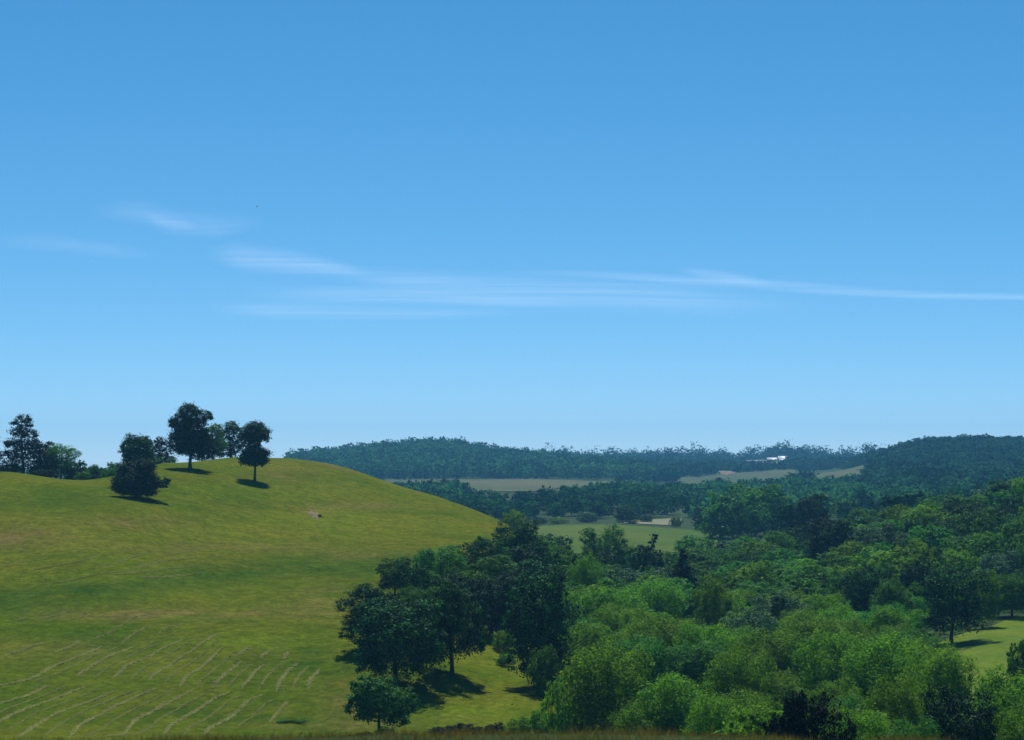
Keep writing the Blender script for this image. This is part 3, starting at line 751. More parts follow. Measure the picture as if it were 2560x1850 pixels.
 ('willow_tree', 2350, 1600, 170, 205, 'willow2', 'willow', 'willow covering the lower edge of the right meadow'),
 ('broadleaf_tree', 2395, 1700, 190, 150, 'oak2', 'deep', 'dark shaded tree low in the bottom right, among willows'),
 ('willow_tree', 2520, 1650, 190, 180, 'willow0', 'willow', 'willow in the bottom right corner below the meadow bush'),
 ('willow_tree', 2560, 1740, 150, 150, 'willow1', 'yellow', 'olive willow at the very bottom right corner'),
 ('willow_tree', 2150, 1760, 150, 145, 'willow2', 'willow', 'willow at the bottom edge, right of the blackish trees'),
 ('willow_tree', 2285, 1775, 150, 142, 'willow0', 'mid', 'green shrubby tree at the bottom edge left of the dark shaded tree'),
 ('willow_tree', 1800, 1725, 150, 170, 'willow0', 'willow', 'low willow at the bottom edge left of the blackish shrub'),
 ('willow_tree', 1600, 1740, 140, 185, 'willow1', 'yellow', 'olive willow at the bottom edge between front willow trunks'),
]
for t in G:
    tree(*t, cat='bush' if t[0] == 'bush' else 'tree')

# ---- filling the wood between them
def inside(u, R, near, far):
    return np.interp(u, *zip(*near)) <= R <= np.interp(u, *zip(*far))
LM = [(948,1755,213,'the small round tree on the grass'),(988,1600,236,'the big dark oak'),(1130,1570,244,'the spreading oak'),(1350,1540,246,'the tall full elm'),(1258,1610,272,'the light green sapling'),
 (987,1430,290,'the round-topped tree by the meadow'),(1100,1410,300,'the bumpy sunlit tree'),(1292,1340,350,'the highest back tree of the grove'),(1208,1385,330,'the dark broad back tree'),(1458,1430,335,'the olive-tinged tree by the elm'),
 (1512,1340,424,'the rounded tree on the valley field'),(1632,1375,402,'the pointed cone-shaped tree'),(1706,1415,352,'the dark blue-green conifer'),(1842,1280,715,'the wide tree mass'),(2075,1350,425,'the dark tree with yellowish cap'),
 (2200,1350,405,'the blue-grey rounded tree'),(2358,1340,412,'the broad bright-rimmed tree'),(2460,1330,420,'the very tall dark tree'),(2378,1470,298,'the meadow-rim tree'),(2168,1460,322,'the loose grey-green tree'),(2236,1490,303,'the shaggy tree'),
 (2456,1470,318,'the yellow-rimmed tree'),(2510,1420,350,'the silvery foliage'),(2545,1620,246,'the meadow bush'),(2028,1250,560,'the wide low dark tree'),(1520,1520,292,'the wide yellow-green willow'),(1785,1480,300,'the olive tree with dark underside'),
 (1935,1520,282,'the bluish feathery tree'),(1520,1690,198,'the large front willow'),(1850,1680,205,'the yellowish willow'),(1400,1720,206,'the pale bush by the glade'),(1986,1770,132,'the narrow blackish tree'),(2042,1780,128,'the broad blackish tree'),
 (2200,1650,212,'the meadow-end willow'),(2395,1770,150,'the dark shaded tree'),(2240,1740,172,'the yellow-lit willow'),(2520,1730,180,'the corner willow'),(1600,1790,185,'the olive bottom-edge willow'),
 (1690,1305,800,'the round bush by the stubble strip'),(1565,1290,830,'the dark tree by the stubble strip'),(1612,1296,838,'the pale domed bush'),(1468,1300,826,'the grey-green rounded field-edge tree'),(1395,1302,816,'the bright field-edge bush'),
 (1760,1300,770,'the dark upright field-edge tree'),(1128,1215,1275,'the dark clump before the grain field'),(2018,1195,1510,'the dark pair in the dry pasture'),(1285,1300,470,'the pale green peeping tree')]
USED = set()
def landmark_label(tone, noun, u, R, row, w, default):
    for lu, lr, lR, nm in sorted(LM, key=lambda q: ((q[0]-u)/1.0)**2 + ((q[1]-row)*1.5)**2)[:5]:
        du = u - lu; fb = 'behind' if R > lR else 'in front of'
        side = 'left' if du < 0 else 'right'
        far_ = 'just ' if abs(du) < 90 else ('' if abs(du) < 190 else 'well ')
        if abs(du) < 22: opts = [f'directly {fb} {nm}']
        else: opts = [f'{far_}{side} of and {fb} {nm}']
        for o_ in opts:
            l_ = f'{tone} {noun} {o_}'
            if l_ not in USED and len(l_.split()) <= 16:
                USED.add(l_); return l_
    return default
def fill(n, u0, u1, r0, r1, ok, keys, mats, hrange, wrange, mind, label, group, seed, name='broadleaf_tree', top=None):
    r = np.random.default_rng(seed); made = 0; tries = 0
    while made < n and tries < n*60:
        tries += 1
        u = r.uniform(u0, u1); R = math.sqrt(r.uniform(r0*r0, r1*r1))
        if not ok(u, R): continue
        p = pos(u, R)
        if any((p.x-a)**2 + (p.y-b)**2 < (mind*(0.55 + 0.09*c))**2 for a, b, c in TREES): continue
        mt = mats[r.integers(len(mats))]
        h = r.uniform(*hrange); w = r.uniform(*wrange)
        if top and row_of(u, R, p.z + h) < top(u): continue
        lb = label[mt] if isinstance(label, dict) else label
        lb = landmark_label(TONE[mt], 'tree', u, R, row_of(u, R, p.z + h*.5), w*F/R, lb)
        tree(name, u, 0, w*F/R, R, keys[r.integers(len(keys))], mt, lb,
             group, h=h, rot=r.uniform(0, 6.28))
        made += 1
    return made
TONE = {'oak': 'dark green', 'deep': 'deep dark green', 'mid': 'fresh green', 'willow': 'yellow-green', 'yellow': 'olive green', 'silver': 'grey-green', 'far': 'hazy green', 'fardk': 'hazy dark green'}
def lab(s): return {k: s.format(v) for k, v in TONE.items()}
c1 = fill(60, 1440, 2140, 300, 520, lambda u, R: R > np.interp(u, [1440, 1600, 2140], [340, 330, 330]) and R < np.interp(u, [1440, 1560, 1800, 2140], [430, 440, 500, 520]),
     ['m_oak0', 'm_oak1', 'm_oak2', 'm_oak3', 'm_tall0'], ['mid', 'mid', 'silver', 'mid', 'willow', 'yellow', 'oak'], (6.5, 9.5), (7, 11), 8.0,
     lab('{} tree in the thick wood just below the valley field'), 'trees of the wood below the valley field', 301)
c2 = fill(55, 2060, 2640, 330, 520, lambda u, R: R > np.interp(u, [2060, 2300, 2640], [335, 335, 370]),
     ['m_oak0', 'm_oak1', 'm_oak2', 'm_oak3', 'm_tall1'], ['mid', 'mid', 'yellow', 'willow', 'oak', 'mid'], (7.5, 11.5), (7, 11), 8.0,
     lab('{} tree in the rising wood behind the right meadow'), 'trees of the rising right wood', 302)
c3 = fill(34, 1440, 2300, 200, 330, lambda u, R: R > np.interp(u, [1440, 1500, 2230, 2300], [255, 210, 215, 235]) and (u < 2280 or R < 230),
     ['willow0', 'willow1', 'willow2', 'silver0'], ['willow', 'willow', 'mid', 'yellow'], (6.5, 9.0), (6, 9), 7.5,
     lab('{} tree in the light willow mass above the bottom edge'), 'trees of the light willow mass', 303, 'willow_tree')
c4 = fill(16, 1050, 1440, 285, 400, lambda u, R: R < np.interp(u, [1050, 1200, 1440], [315, 345, 400]),
     ['m_oak0', 'm_oak1', 'm_oak2'], ['oak', 'deep', 'mid'], (6, 9), (6, 9), 7.0,
     lab('{} tree packed into the back of the grove before the hill foot'), 'trees at the back of the grove', 304, top=lambda u: np.interp(u, [1050, 1160, 1250, 1290, 1345, 1440], [1400, 1365, 1330, 1310, 1320, 1345]))
c5 = fill(16, 1800, 2640, 135, 205, lambda u, R: not (1900 < u < 2110 and R > 100 and R < 150),
     ['willow0', 'willow1', 'willow2', 'bush0'], ['willow', 'mid', 'yellow'], (5.0, 7.5), (5, 8), 6.0,
     lab('{} shrubby tree in the thicket along the bottom right edge'), 'thicket along the bottom right edge', 305, 'willow_tree')
c6 = fill(62, 1000, 1760, 845, 1060, lambda u, R: R > np.interp(u, [1000, 1330, 1560, 1720, 1760], [845, 850, 880, 925, 870]),
     ['b0', 'b1', 'b2', 'b3', 'b_tall'], ['far', 'fardk', 'far'], (6.5, 10.5), (9, 14), 10.0,
     lab('{} tree in the wooded belt between the valley field and the grain field'), 'trees of the wooded belt', 306)
c7 = fill(34, 1930, 2640, 540, 900, lambda u, R: True,
     ['b0', 'b1', 'b2', 'b3', 'b_tall'], ['far', 'fardk', 'mid'], (8, 13), (10, 15), 13.0,
     lab('{} tree in the woods above the right wood and below the dry field'), 'trees above the right wood', 307)
print('fills', c1, c2, c3, c4, c5, c6, c7, 'trees', len(TREES))

# ---- far-off woods, each one mass
def wood(name, label, pts, hts, mats, nleaf, size, seed, cone=0.03):
    """pts (n,3) tree bases, hts heights; a wood that reads as one mass"""
    r = np.random.default_rng(seed); lib = []
    for i in range(6):
        P, Nn, t = crown_points(round_lobes(1.0, 1.0, 0.0, r, 6, core=.85, jit=.04), nleaf, r, per=4, clump=.26, inner=.34, lift=.35)
        lib.append((P, Nn, t))
    P, Nn, t = crown_points(round_lobes(0.6, 1.2, 0.0, r, 5, core=.85, jit=.03), nleaf, r, per=4, clump=.28, inner=.34, lift=.35); lib.append((P, Nn, t))
    PP, NN, TT = [], [], []; k_ = 0; st = wavy(pts[:, 0], pts[:, 1], 110, seed)
    for p, h in zip(pts, hts):
        i = 6 if r.random() < cone else r.integers(6)
        P, Nn, t = lib[i]
        a = r.uniform(0, 6.28); c, s = math.cos(a), math.sin(a); R_ = np.array([[c, -s, 0], [s, c, 0], [0, 0, 1]])
        wx = h*r.uniform(0.85, 1.4)*(1.35 if r.random() < .2 else 1)
        PP.append(P@R_.T*np.array([wx, wx, h]) + p); NN.append(Nn@R_.T)
        TT.append(np.clip(t + r.normal()*0.36 + 0.26*st[k_], 0, 1)); k_ += 1
    V_, F_ = leaves(np.vstack(PP), np.vstack(NN), size, r)
    me = mesh_np(name, V_, [F_], [mats], False, attrs={'tint': ('FACE', np.concatenate(TT))})
    return tag(link(name, me), label, 'wood', kind='stuff')

def scatter(u0, u1, r0, r1, step, ok, h, seed, clump=0):
    r = np.random.default_rng(seed); pts = []; hs_ = []
    R = r0
    while R < r1:
        du = step*F/R
        for u in np.arange(u0, u1, du):
            uu = u + r.uniform(-.45, .45)*du; rr = R + r.uniform(-.45, .45)*step
            if not ok(uu, rr): continue
            hh = r.uniform(*h)*(1.15 if r.random() < 0.08 else 1.0)
            p = pos(uu, rr)
            if uu < 1260 and row_of(uu, rr, p.z + hh) > HILL(uu) + 12: continue
            if clump: hh *= 0.55 + 0.95*max(0.0, float(wavy(np.array(uu), np.array(rr*.3), clump, 77)) + .45)
            pts.append(p); hs_.append(hh)
        R += step
    return np.array(pts), hs_
hu = np.arange(-200, 1300, 20); hv = [hill_row(u) for u in hu]
HILL = lambda u: np.interp(u, hu, hv)

p, h = scatter(735, 1600, 1830, 2600, 12.5, lambda u, R: R > np.interp(u, [735, 1590, 1600], [1840, 1830, 1840]), (8.5, 17), 401)
wood('hillside_wood', 'dark wooded hill behind the grain field', p, h, M['far'], 80, 3.0, 401)
n1 = len(p)
p, h = scatter(1000, 1770, 1060, 1290, 9.5, lambda u, R: R < np.interp(u, [1000, 1150, 1180, 1300, 1440, 1560, 1770], [1240, 1240, 1060, 1050, 1100, 1260, 1290]), (6.0, 9.5), 402)
wood('valley_wood', 'back rows of the wooded belt below the grain field', p, h, M['far'], 150, 2.0, 402)
n2 = len(p)
def okc(u, R):
    if 1690 < u < 2000 and 1560 < R < np.interp(u, [1690, 1850, 2000], [2000, 2120, 2230]): return False
    if 1793 < u < 1840 and 2050 < R < 2250: return False
    if 1835 < u < 1968 and 2260 < R < 3060: return False
    return R > np.interp(u, [1560, 1690, 1700, 2100], [1800, 1800, 1990, 2200])
p, h = scatter(1560, 2110, 1800, 2720, 12, okc, (7, 12), 403)
wood('plateau_wood', 'hazy hedgerow woods around the far pale fields', p, h, M['fardk'], 80, 3.0, 403)
n3 = len(p)
p, h = scatter(1380, 2250, 2900, 3500, 14, lambda u, R: okc(u, R) and (R > 3100 or u > 1975 or u < 1800) and wavy(np.array(u/40.0), np.array(R/60.0), 2.2, 9) > -0.35, (9, 14), 404, 46)
wood('skyline_wood', 'hazy line of trees along the far skyline', p, h, M['fardk'], 120, 2.9, 404, 0.06)
n4 = len(p)
def okr(u, R):
    if 2020 < u < 2168 and 1455 < R < 1990: return False
    return True
p, h = scatter(2120, 2660, 1150, 2150, 11, lambda u, R: okr(u, R) and (u > 2168 or R > 1990), (7.5, 14), 405)
wood('ridge_wood', 'dark wooded ridge rising on the right skyline', p, h, M['fardk'], 90, 2.6, 405)
n5 = len(p)
p, h = scatter(1780, 2640, 900, 1460, 10.5, lambda u, R: R < np.interp(u, [1780, 2000, 2180, 2640], [1330, 1400, 1440, 1200]), (7, 11), 406)
wood('slope_wood', 'woods between the dry field and the nearer right wood', p, h, M['far'], 120, 2.1, 406)
n6 = len(p)

def okund(u, R):
    if u < 1440: return 285 < R < np.interp(u, [1050, 1200, 1300, 1440], [296, 310, 345, 420]) and u > 1050
    if u > 2255 and 225 < R < np.interp(u, [2285, 2400, 2640], [297, 312, 350]): return False
    return np.interp(u, [1440, 1500, 1800, 1900], [260, 200, 175, 135]) < R < np.interp(u, [1440, 1560, 1800, 2640], [430, 470, 540, 540])
p, h = scatter(1050, 2640, 135, 545, 4.2, okund, (2.4, 5.0), 407)
wood('undergrowth', 'undergrowth and saplings filling the floor of the near woods', p, h, M['mid'], 70, 0.7, 407)
print('woods', len(p), n1, n2, n3, n4, n5, n6)

# ------------------------------------------------------------------ hay windrows on the mown slope
ZR = 2268/900.0
LOW = [[(-40,1050),(0,1030),(140,990),(300,915)], [(-30,1160),(0,1145),(60,1110),(200,1050),(400,980),(540,920)], [(120,1240),(200,1190),(330,1110),(480,1050),(620,1000),(720,955)],
 [(430,1250),(500,1170),(640,1100),(720,1050),(860,990),(990,935)], [(620,1245),(760,1230),(850,1140),(950,1090),(1080,1020),(1220,945)],
 [(1030,1225),(1080,1170),(1180,1110),(1270,1055),(1350,1000),(1460,960)], [(1290,1230),(1320,1190),(1420,1140),(1500,1080),(1560,1020),(1650,980)], [(1700,1150),(1750,1090),(1810,1025)]]
MID = [[(-30,925),(0,920),(180,880),(330,800),(450,755),(560,710),(640,670)], [(480,860),(560,810),(640,760),(720,720),(840,675)],
 [(710,870),(760,830),(800,790),(900,755),(990,705),(1060,670),(1150,630)], [(940,885),(980,840),(1080,785),(1130,750),(1220,695),(1290,640),(1370,590)],
 [(1130,925),(1180,860),(1260,810),(1310,770),(1400,680)], [(1340,940),(1370,890),(1440,830),(1520,770)], [(1520,940),(1560,890),(1610,830),(1660,790)],
 [(1740,960),(1770,880),(1820,820),(1880,780)], [(1940,940),(1960,880),(2010,820)], [(1490,735),(1580,670)], [(1640,745),(1700,700)], [(1785,755),(1815,705)],
 [(20,740),(150,690),(270,650)], [(350,705),(430,680),(500,640)]]
def between(A, B, k=.5):
    A = np.array(A, float); B = np.array(B, float); t = np.linspace(0, 1, 6)
    ra = np.stack([np.interp(t, np.linspace(0, 1, len(A)), A[:, i]) for i in (0, 1)], 1)
    rb = np.stack([np.interp(t, np.linspace(0, 1, len(B)), B[:, i]) for i in (0, 1)], 1)
    return [tuple(p) for p in ra*(1-k) + rb*k]
THIN = [between(a, b) for a, b in zip(LOW[:-1], LOW[1:])] + [between(a, b) for a, b in zip(MID[:8], MID[1:9])]
UPP = [[(590,625),(680,590),(760,540),(850,490),(1000,465)], [(770,645),(850,590),(940,540)], [(980,600),(1060,550),(1150,530)], [(480,500),(560,450)], [(240,510),(340,480),(440,440)],
 [(100,515),(170,485)], [(360,268),(480,250),(600,222),(720,205),(850,180),(1000,150)], [(580,180),(700,150),(830,112),(950,80)], [(700,225),(900,205),(1080,180),(1230,160)],
 [(200,195),(330,170),(500,140),(640,95)], [(0,165),(150,140),(300,115)], [(860,165),(1000,140),(1130,125),(1250,112)], [(880,240),(1000,235),(1150,225),(1280,205)], [(1000,110),(1130,85),(1230,65)]]
def windrow(path, wid, hgt_, seed, mat='hay'):
    r = np.random.default_rng(seed)
    pts = []
    for x, y in path:
        u, yy = x/ZR, 1350 + y/ZR
        R = ground_R(u, yy); pts.append((u, R))
    pts = np.array(pts)
    s = np.linspace(0, 1, len(pts)); n = 14*(len(pts)-1)
    t = np.linspace(0, 1, n)
    uu = pchip(s, pts[:, 0], t) + r.normal(size=n)*0.5; RR = pchip(s, pts[:, 1], t)
    th = np.arctan((uu-UC)/F); C_ = np.stack([RR*np.sin(th), RR*np.cos(th)], 1)
    d = np.gradient(C_, axis=0); d /= np.linalg.norm(d, axis=1, keepdims=True); nrm = np.stack([-d[:, 1], d[:, 0]], 1)
    prof = [(-1, -.6), (-.62, .5), (-.2, .95), (.25, 1), (.65, .5), (1, -.6)]
    fade = np.clip(np.minimum(t, 1-t)*9, 0.15, 1)
    w = wid*0.75*r.uniform(.5, 1.4, n)*(0.35 + .65*fade); hh = hgt_*r.uniform(.45, 1.35, n)*fade
    V_ = []
    for a, b in prof:
        q = C_ + nrm*(w*a*r.uniform(.85, 1.15, n))[:, None]
        R2 = np.hypot(q[:, 0], q[:, 1]); u2 = UC + F*q[:, 0]/q[:, 1]
        V_.append(np.column_stack([q, hgt(u2, R2) + hh*b]))
    V_ = np.array(V_); k = len(prof)
    a, b = np.meshgrid(np.arange(k-1), np.arange(n-1), indexing='ij')
    q = np.stack([a*n+b, (a+1)*n+b, (a+1)*n+b+1, a*n+b+1], -1).reshape(-1, 4)
    V_ = V_.reshape(-1, 3)
    ln = float(np.linalg.norm(np.diff(C_, axis=0), axis=1).sum()); m = int(min(2600, ln*24))
    tt = r.uniform(0, n-1.001, m); i0 = tt.astype(int); f = (tt-i0)[:, None]
    keep = (np.sin(tt*.9 + seed) + np.sin(tt*.37 + 2*seed)) > -1.7
    i0, f, tt = i0[keep], f[keep], tt[keep]; m = len(tt)
    pc = C_[i0]*(1-f) + C_[i0+1]*f + nrm[i0]*(w[i0]*r.normal(size=m)*0.62)[:, None]
    R2 = np.hypot(pc[:, 0], pc[:, 1]); u2 = UC + F*pc[:, 0]/pc[:, 1]
    P_ = np.column_stack([pc, hgt(u2, R2) + hh[i0]*r.uniform(.6, 1.3, m) + .015])
    LV, LF = leaves(P_, r.normal(size=(m, 3))*.16 + np.array([0, -.25, 1]), 0.24, r, (.4, .8))
    return mesh_np('windrow', np.vstack([V_, LV]), [np.vstack([q, LF + len(V_)])], [M[mat]], False)
for gi, (S_, w, h, lb, gr) in enumerate([(THIN, .20, .03, 'thin faint mowing rows between the long hay rows', 'thin rows between the hay rows'),
   (LOW, .36, .07, 'long pale hay rows at the bottom of the meadow', 'hay rows at the bottom of the meadow'),
                                 (MID, .34, .07, 'shorter pale hay rows on the meadow terrace', 'hay rows on the middle terrace'),
                                 (UPP, .30, .05, 'faint hay rows near the meadow swale', 'faint hay rows near the swale')]):
    for i, path in enumerate(sorted(S_, key=lambda q: np.mean([a for a, _ in q]))):
        tag(link('windrow', windrow(path, w, h, 500 + gi*50 + i, 'hay_thin' if gi in (0, 3) else 'hay')), f'{ORD[i]} from the left of the {lb}', 'hay row', gr)

# brush along the dark bank at the bottom of the glade
for i, (u, y, w) in enumerate([(1084,1826,40),(1106,1824,52),(1138,1821,46),(1160,1819,60),(1180,1820,44),(1206,1821,56),(1230,1821,40),(1248,1822,32)]):
    tree('bush', u, y, w, 213.5, f'bush{i%2}', 'black', f'{ORD[i]} from the left of the low blackish brush clumps at the bottom of the glade', 'dark brush line at the glade', 'bush', h=0.55 + .22*((i*5) % 4))
for i, (u, y, w) in enumerate([(706,1802,30),(726,1803,24),(748,1800,36)]):
    tree('bush', u, y, w, R_at(u, 1806), f'bush{i%2}', 'mid', f'{ORD[i]} from the left of the small dark weed clumps among the hay rows', 'weed clumps on the lower meadow', 'bush', h=0.28)

# tufts that give the mown slope its nap
def tufts():
    r = np.random.default_rng(21); n = 26000
    u = r.uniform(-120, 1330, n); R = np.sqrt(r.uniform(208**2, 455**2, n))
    ok = (R < 440 + shift(u)) & (u < np.interp(R, [208, 330, 400, 450], [1500, 1500, 1330, 1300]))
    u, R = u[ok], R[ok]; n = len(u); th = np.arctan((u-UC)/F)
    x, y = R*np.sin(th), R*np.cos(th); k = 3
    dens = wavy(x, y, 18, 22) + r.normal(size=n) > 0.1
    x, y, u, R = x[dens], y[dens], u[dens], R[dens]; n = len(u)
    P = np.repeat(np.stack([x, y, hgt(u, R) + 0.02], 1), k, 0) + r.normal(size=(n*k, 3))*np.array([.3, .3, .012])
    Nn = r.normal(size=(n*k, 3))*0.22 + np.array([0, -.15, 1.0])
    V_, F_ = leaves(P, Nn, 0.20, r)
    t = np.repeat(np.clip(0.45 + 0.35*r.normal(size=n), 0, 1), k)
    return tag(link('meadow_tufts', mesh_np('meadow_tufts', V_, [F_], [M['tuft']], attrs={'tint': ('FACE', t)})), 'short uneven grass tufts all over the mown hill', 'grass', kind='stuff')
M['tuft'] = leaf_mat('meadow_tuft_blades', (0.042, 0.080, 0.005), (0.125, 0.135, 0.016), 0.2, 0.0)
tufts()

# the eroded scar on the hillside
def patch(name, u, y, wu, wr, mat, lift, label, cat, seed):
    r = np.random.default_rng(seed); R0 = ground_R(u, y); k = 22
    V_ = [list(pos(u, R0, lift*1.8))]
    for ring in (0.5, 1.0):
        for i in range(k):
            a = 2*math.pi*i/k; s = ring*(1 + .28*r.normal()*ring)
            uu, rr = u + wu*s*math.cos(a), R0 + wr*s*math.sin(a) - wr*.5*s*math.cos(a)
            V_.append(list(pos(uu, rr, (lift if ring < 1 else -0.03))))
    tris = [(0, 1+i, 1+(i+1) % k) for i in range(k)]
    qs = [(1+i, 1+k+i, 1+k+(i+1) % k, 1+(i+1) % k) for i in range(k)]
    return tag(link(name, mesh_np(name, np.array(V_), [np.array(qs), np.array(tris)], [mat])), label, cat)
patch('soil_scar', 785, 1287, 17, 5, M['soil'], 0.07, 'small bare brown soil scar on the slope of the hill', 'soil scar', 3)
tree('bush', 800, 1285, 9, R_at(800, 1293), 'bush0', 'black', 'tiny dark tuft at the lower end of the bare soil scar', None, 'bush', h=.5)

# ------------------------------------------------------------------ grass verge just below the camera
def grass():
    r = np.random.default_rng(11); n = 30000
    u = r.uniform(-80, 2640, n); R = r.uniform(11.6, 15.2, n)
    th = np.arctan((u-UC)/F); x = R*np.sin(th); y = R*np.cos(th); z = hgt(u, R)
    dens = wavy(x, y, 0.9, 12)
    h = np.clip(0.035 + 0.022*dens + 0.02*r.normal(size=n), 0.012, 0.13)
    tall = r.random(n) < 0.02; h[tall] *= 1.6
    a = r.uniform(0, 6.28, n); w = r.uniform(.002, .005, n)
    lx = r.normal(size=n)*h*.45; ly = r.normal(size=n)*h*.45
    b0 = np.stack([x - np.cos(a)*w, y - np.sin(a)*w, z - .01], 1); b1 = np.stack([x + np.cos(a)*w, y + np.sin(a)*w, z - .01], 1)
    tp = np.stack([x + lx, y + ly, z + h], 1)
    V_ = np.stack([b0, b1, tp], 1).reshape(-1, 3)
    t = np.clip(0.45 + 0.25*wavy(x, y, 0.7, 14) + .2*r.normal(size=n), 0, 1)
    me = mesh_np('verge_grass', V_, [np.arange(3*n).reshape(n, 3)], [M['verge']], attrs={'tint': ('FACE', t)})
    return tag(link('verge_grass', me), 'dry blurred grass along the bottom edge', 'grass', kind='stuff')
M['verge'] = leaf_mat('verge_grass_blades', (0.085, 0.080, 0.026), (0.20, 0.145, 0.065), 0.3, 0.1, 0.8)
grass()

# ------------------------------------------------------------------ farm buildings on the far plateau
def box(cx, cy, z0, sx, sy, sz):
    V_ = [(cx+a*sx/2, cy+b*sy/2, z0+c*sz) for c in (0, 1) for b in (-1, 1) for a in (-1, 1)]
    return V_, [(0,2,3,1),(4,5,7,6),(0,1,5,4),(2,6,7,3),(0,4,6,2),(1,3,7,5)]
def gable(cx, cy, z0, sx, sy, rise, over=0.5, th=0.25):
    sx += over*2; hy = sy/2 + over
    pr = [(-hy, -.15), (0, rise), (hy, -.15), (hy, -.15+th), (0, rise+th), (-hy, -.15+th)]
    V_ = [(cx + s*sx/2, cy + y, z0 + z) for s in (-1, 1) for y, z in pr]
    F_ = [(i, (i+1) % 6, 6+(i+1) % 6, 6+i) for i in range(6)] + [(0,1,4,5), (1,2,3,4), (6,11,10,7), (7,10,9,8)]
    return V_, F_
def building(name, u, R, sx, sy, wall, rise, wmat, rmat, label, cat, rot=0.0, doors=2):
    root = bpy.data.objects.new(name, None); COL.objects.link(root)
    root.location = pos(u, R, 0.2); root.rotation_euler = (0, 0, rot)
    tag(root, label, cat)
    v, f = box(0, 0, -1.5, sx, sy, wall + 1.5)
    # gable ends
    k = len(v); v += [(-sx/2, -sy/2, wall), (-sx/2, sy/2, wall), (-sx/2, 0, wall+rise-.2), (sx/2, -sy/2, wall), (sx/2, sy/2, wall), (sx/2, 0, wall+rise-.2)]
    me = mesh_np('wall', np.array(v), [np.array(f), np.array([(k, k+1, k+2), (k+3, k+5, k+4)])], [wmat]); link('wall', me, root)
    v, f = gable(0, 0, wall, sx, sy, rise)
    link('roof', mesh_np('roof', np.array(v), [np.array(f)], [rmat]), root)
    for d in range(doors):
        v, f = box(-sx/2 + sx*(d+.5)/doors, -sy/2 - .06, 0, min(3.2, sx/doors*.5), .12, wall*.8)
        link('door', mesh_np('door', np.array(v), [np.array(f)], [M['barn_wall'] if wmat is not M['barn_wall'] else M['grey_roof']]), root)
    return root
building('barn', 1956, 3005, 12.5, 12, 2.6, 5.2, M['barn_wall'], M['white_roof'], 'white-roofed barn, taller right half of the pale farm on the far hill', 'barn', 0.05)
building('barn', 1932, 3012, 16.5, 10, 2.4, 3.6, M['barn_wall'], M['white_roof'], 'lower white-roofed barn joined to the left of the taller barn on the far hill', 'barn', 0.0, 3)
building('shed', 1888, 3030, 32, 9, 2.2, 2.2, M['barn_wall'], M['grey_roof'], 'long low grey shed left of the white-roofed barns', 'shed', 0.0, 4)
building('shed', 1953, 2880, 5.0, 4, 3.2, 1.4, M['pale_wall'], M['white_roof'], 'tiny pale shed just below the white-roofed barns', 'shed', 0.2, 1)

# ------------------------------------------------------------------ birds
def bird(u, y, D, span, bank, yaw, label):
    V_ = []; F_ = []
    prof = [(-.24, .004), (-.18, .03), (-.08, .05), (.05, .055), (.14, .04), (.19, .03), (.24, .005)]
    for x, r_ in prof:
        for k in range(8):
            a = 2*math.pi*k/8; V_.append((x, r_*math.cos(a), r_*.9*math.sin(a)))
    for i in range(len(prof)-1):
        for k in range(8): F_.append((i*8+k, i*8+(k+1) % 8, (i+1)*8+(k+1) % 8, (i+1)*8+k))
    root = bpy.data.objects.new('bird', None); COL.objects.link(root)
    th = math.atan((u-UC)/F)
    root.location = (D*math.tan(th), D, (YH-y)*D/F); root.rotation_euler = (bank, 0, yaw); root.scale = (span, span, span)
    tag(root, label, 'bird')
    link('body', mesh_np('body', np.array(V_), [np.array(F_)], [M['feather']], True), root)
    for s in (-1, 1):
        w = [(.10, .04, .02), (.13, .22, .09), (.06, .5, .05), (-.04, .46, .04), (-.08, .2, .07), (-.08, .04, .01)]
        v = [(x, s*yy, z+dz) for dz in (0, .012) for x, yy, z in w]
        f6 = [(0,1,4,5), (1,2,3,4), (6,11,10,7), (7,10,9,8)] + [(i, 6+i, 6+(i+1) % 6, (i+1) % 6) for i in range(6)]
        link('wing', mesh_np('wing', np.array(v), [np.array(f6)], [M['feather']]), root)
    t = [(-.20, -.02, 0), (-.20, .02, 0), (-.38, .07, 0), (-.38, -.07, 0)]
    v = [(a, b, c+dz) for dz in (0, .01) for a, b, c in t]
    link('tail', mesh_np('tail', np.array(v), [np.array([(0,1,2,3), (4,7,6,5), (0,4,5,1), (1,5,6,2), (2,6,7,3), (3,7,4,0)])], [M['feather']]), root)
bird(643, 516, 520, 0.85, 0.75, 0.3, 'small dark bird flying in the sky above the left wisps of cloud')
bird(2433, 731, 900, 0.8, 0.5, 1.2, 'tiny bird in the sky at the right, against the thin cloud streak')

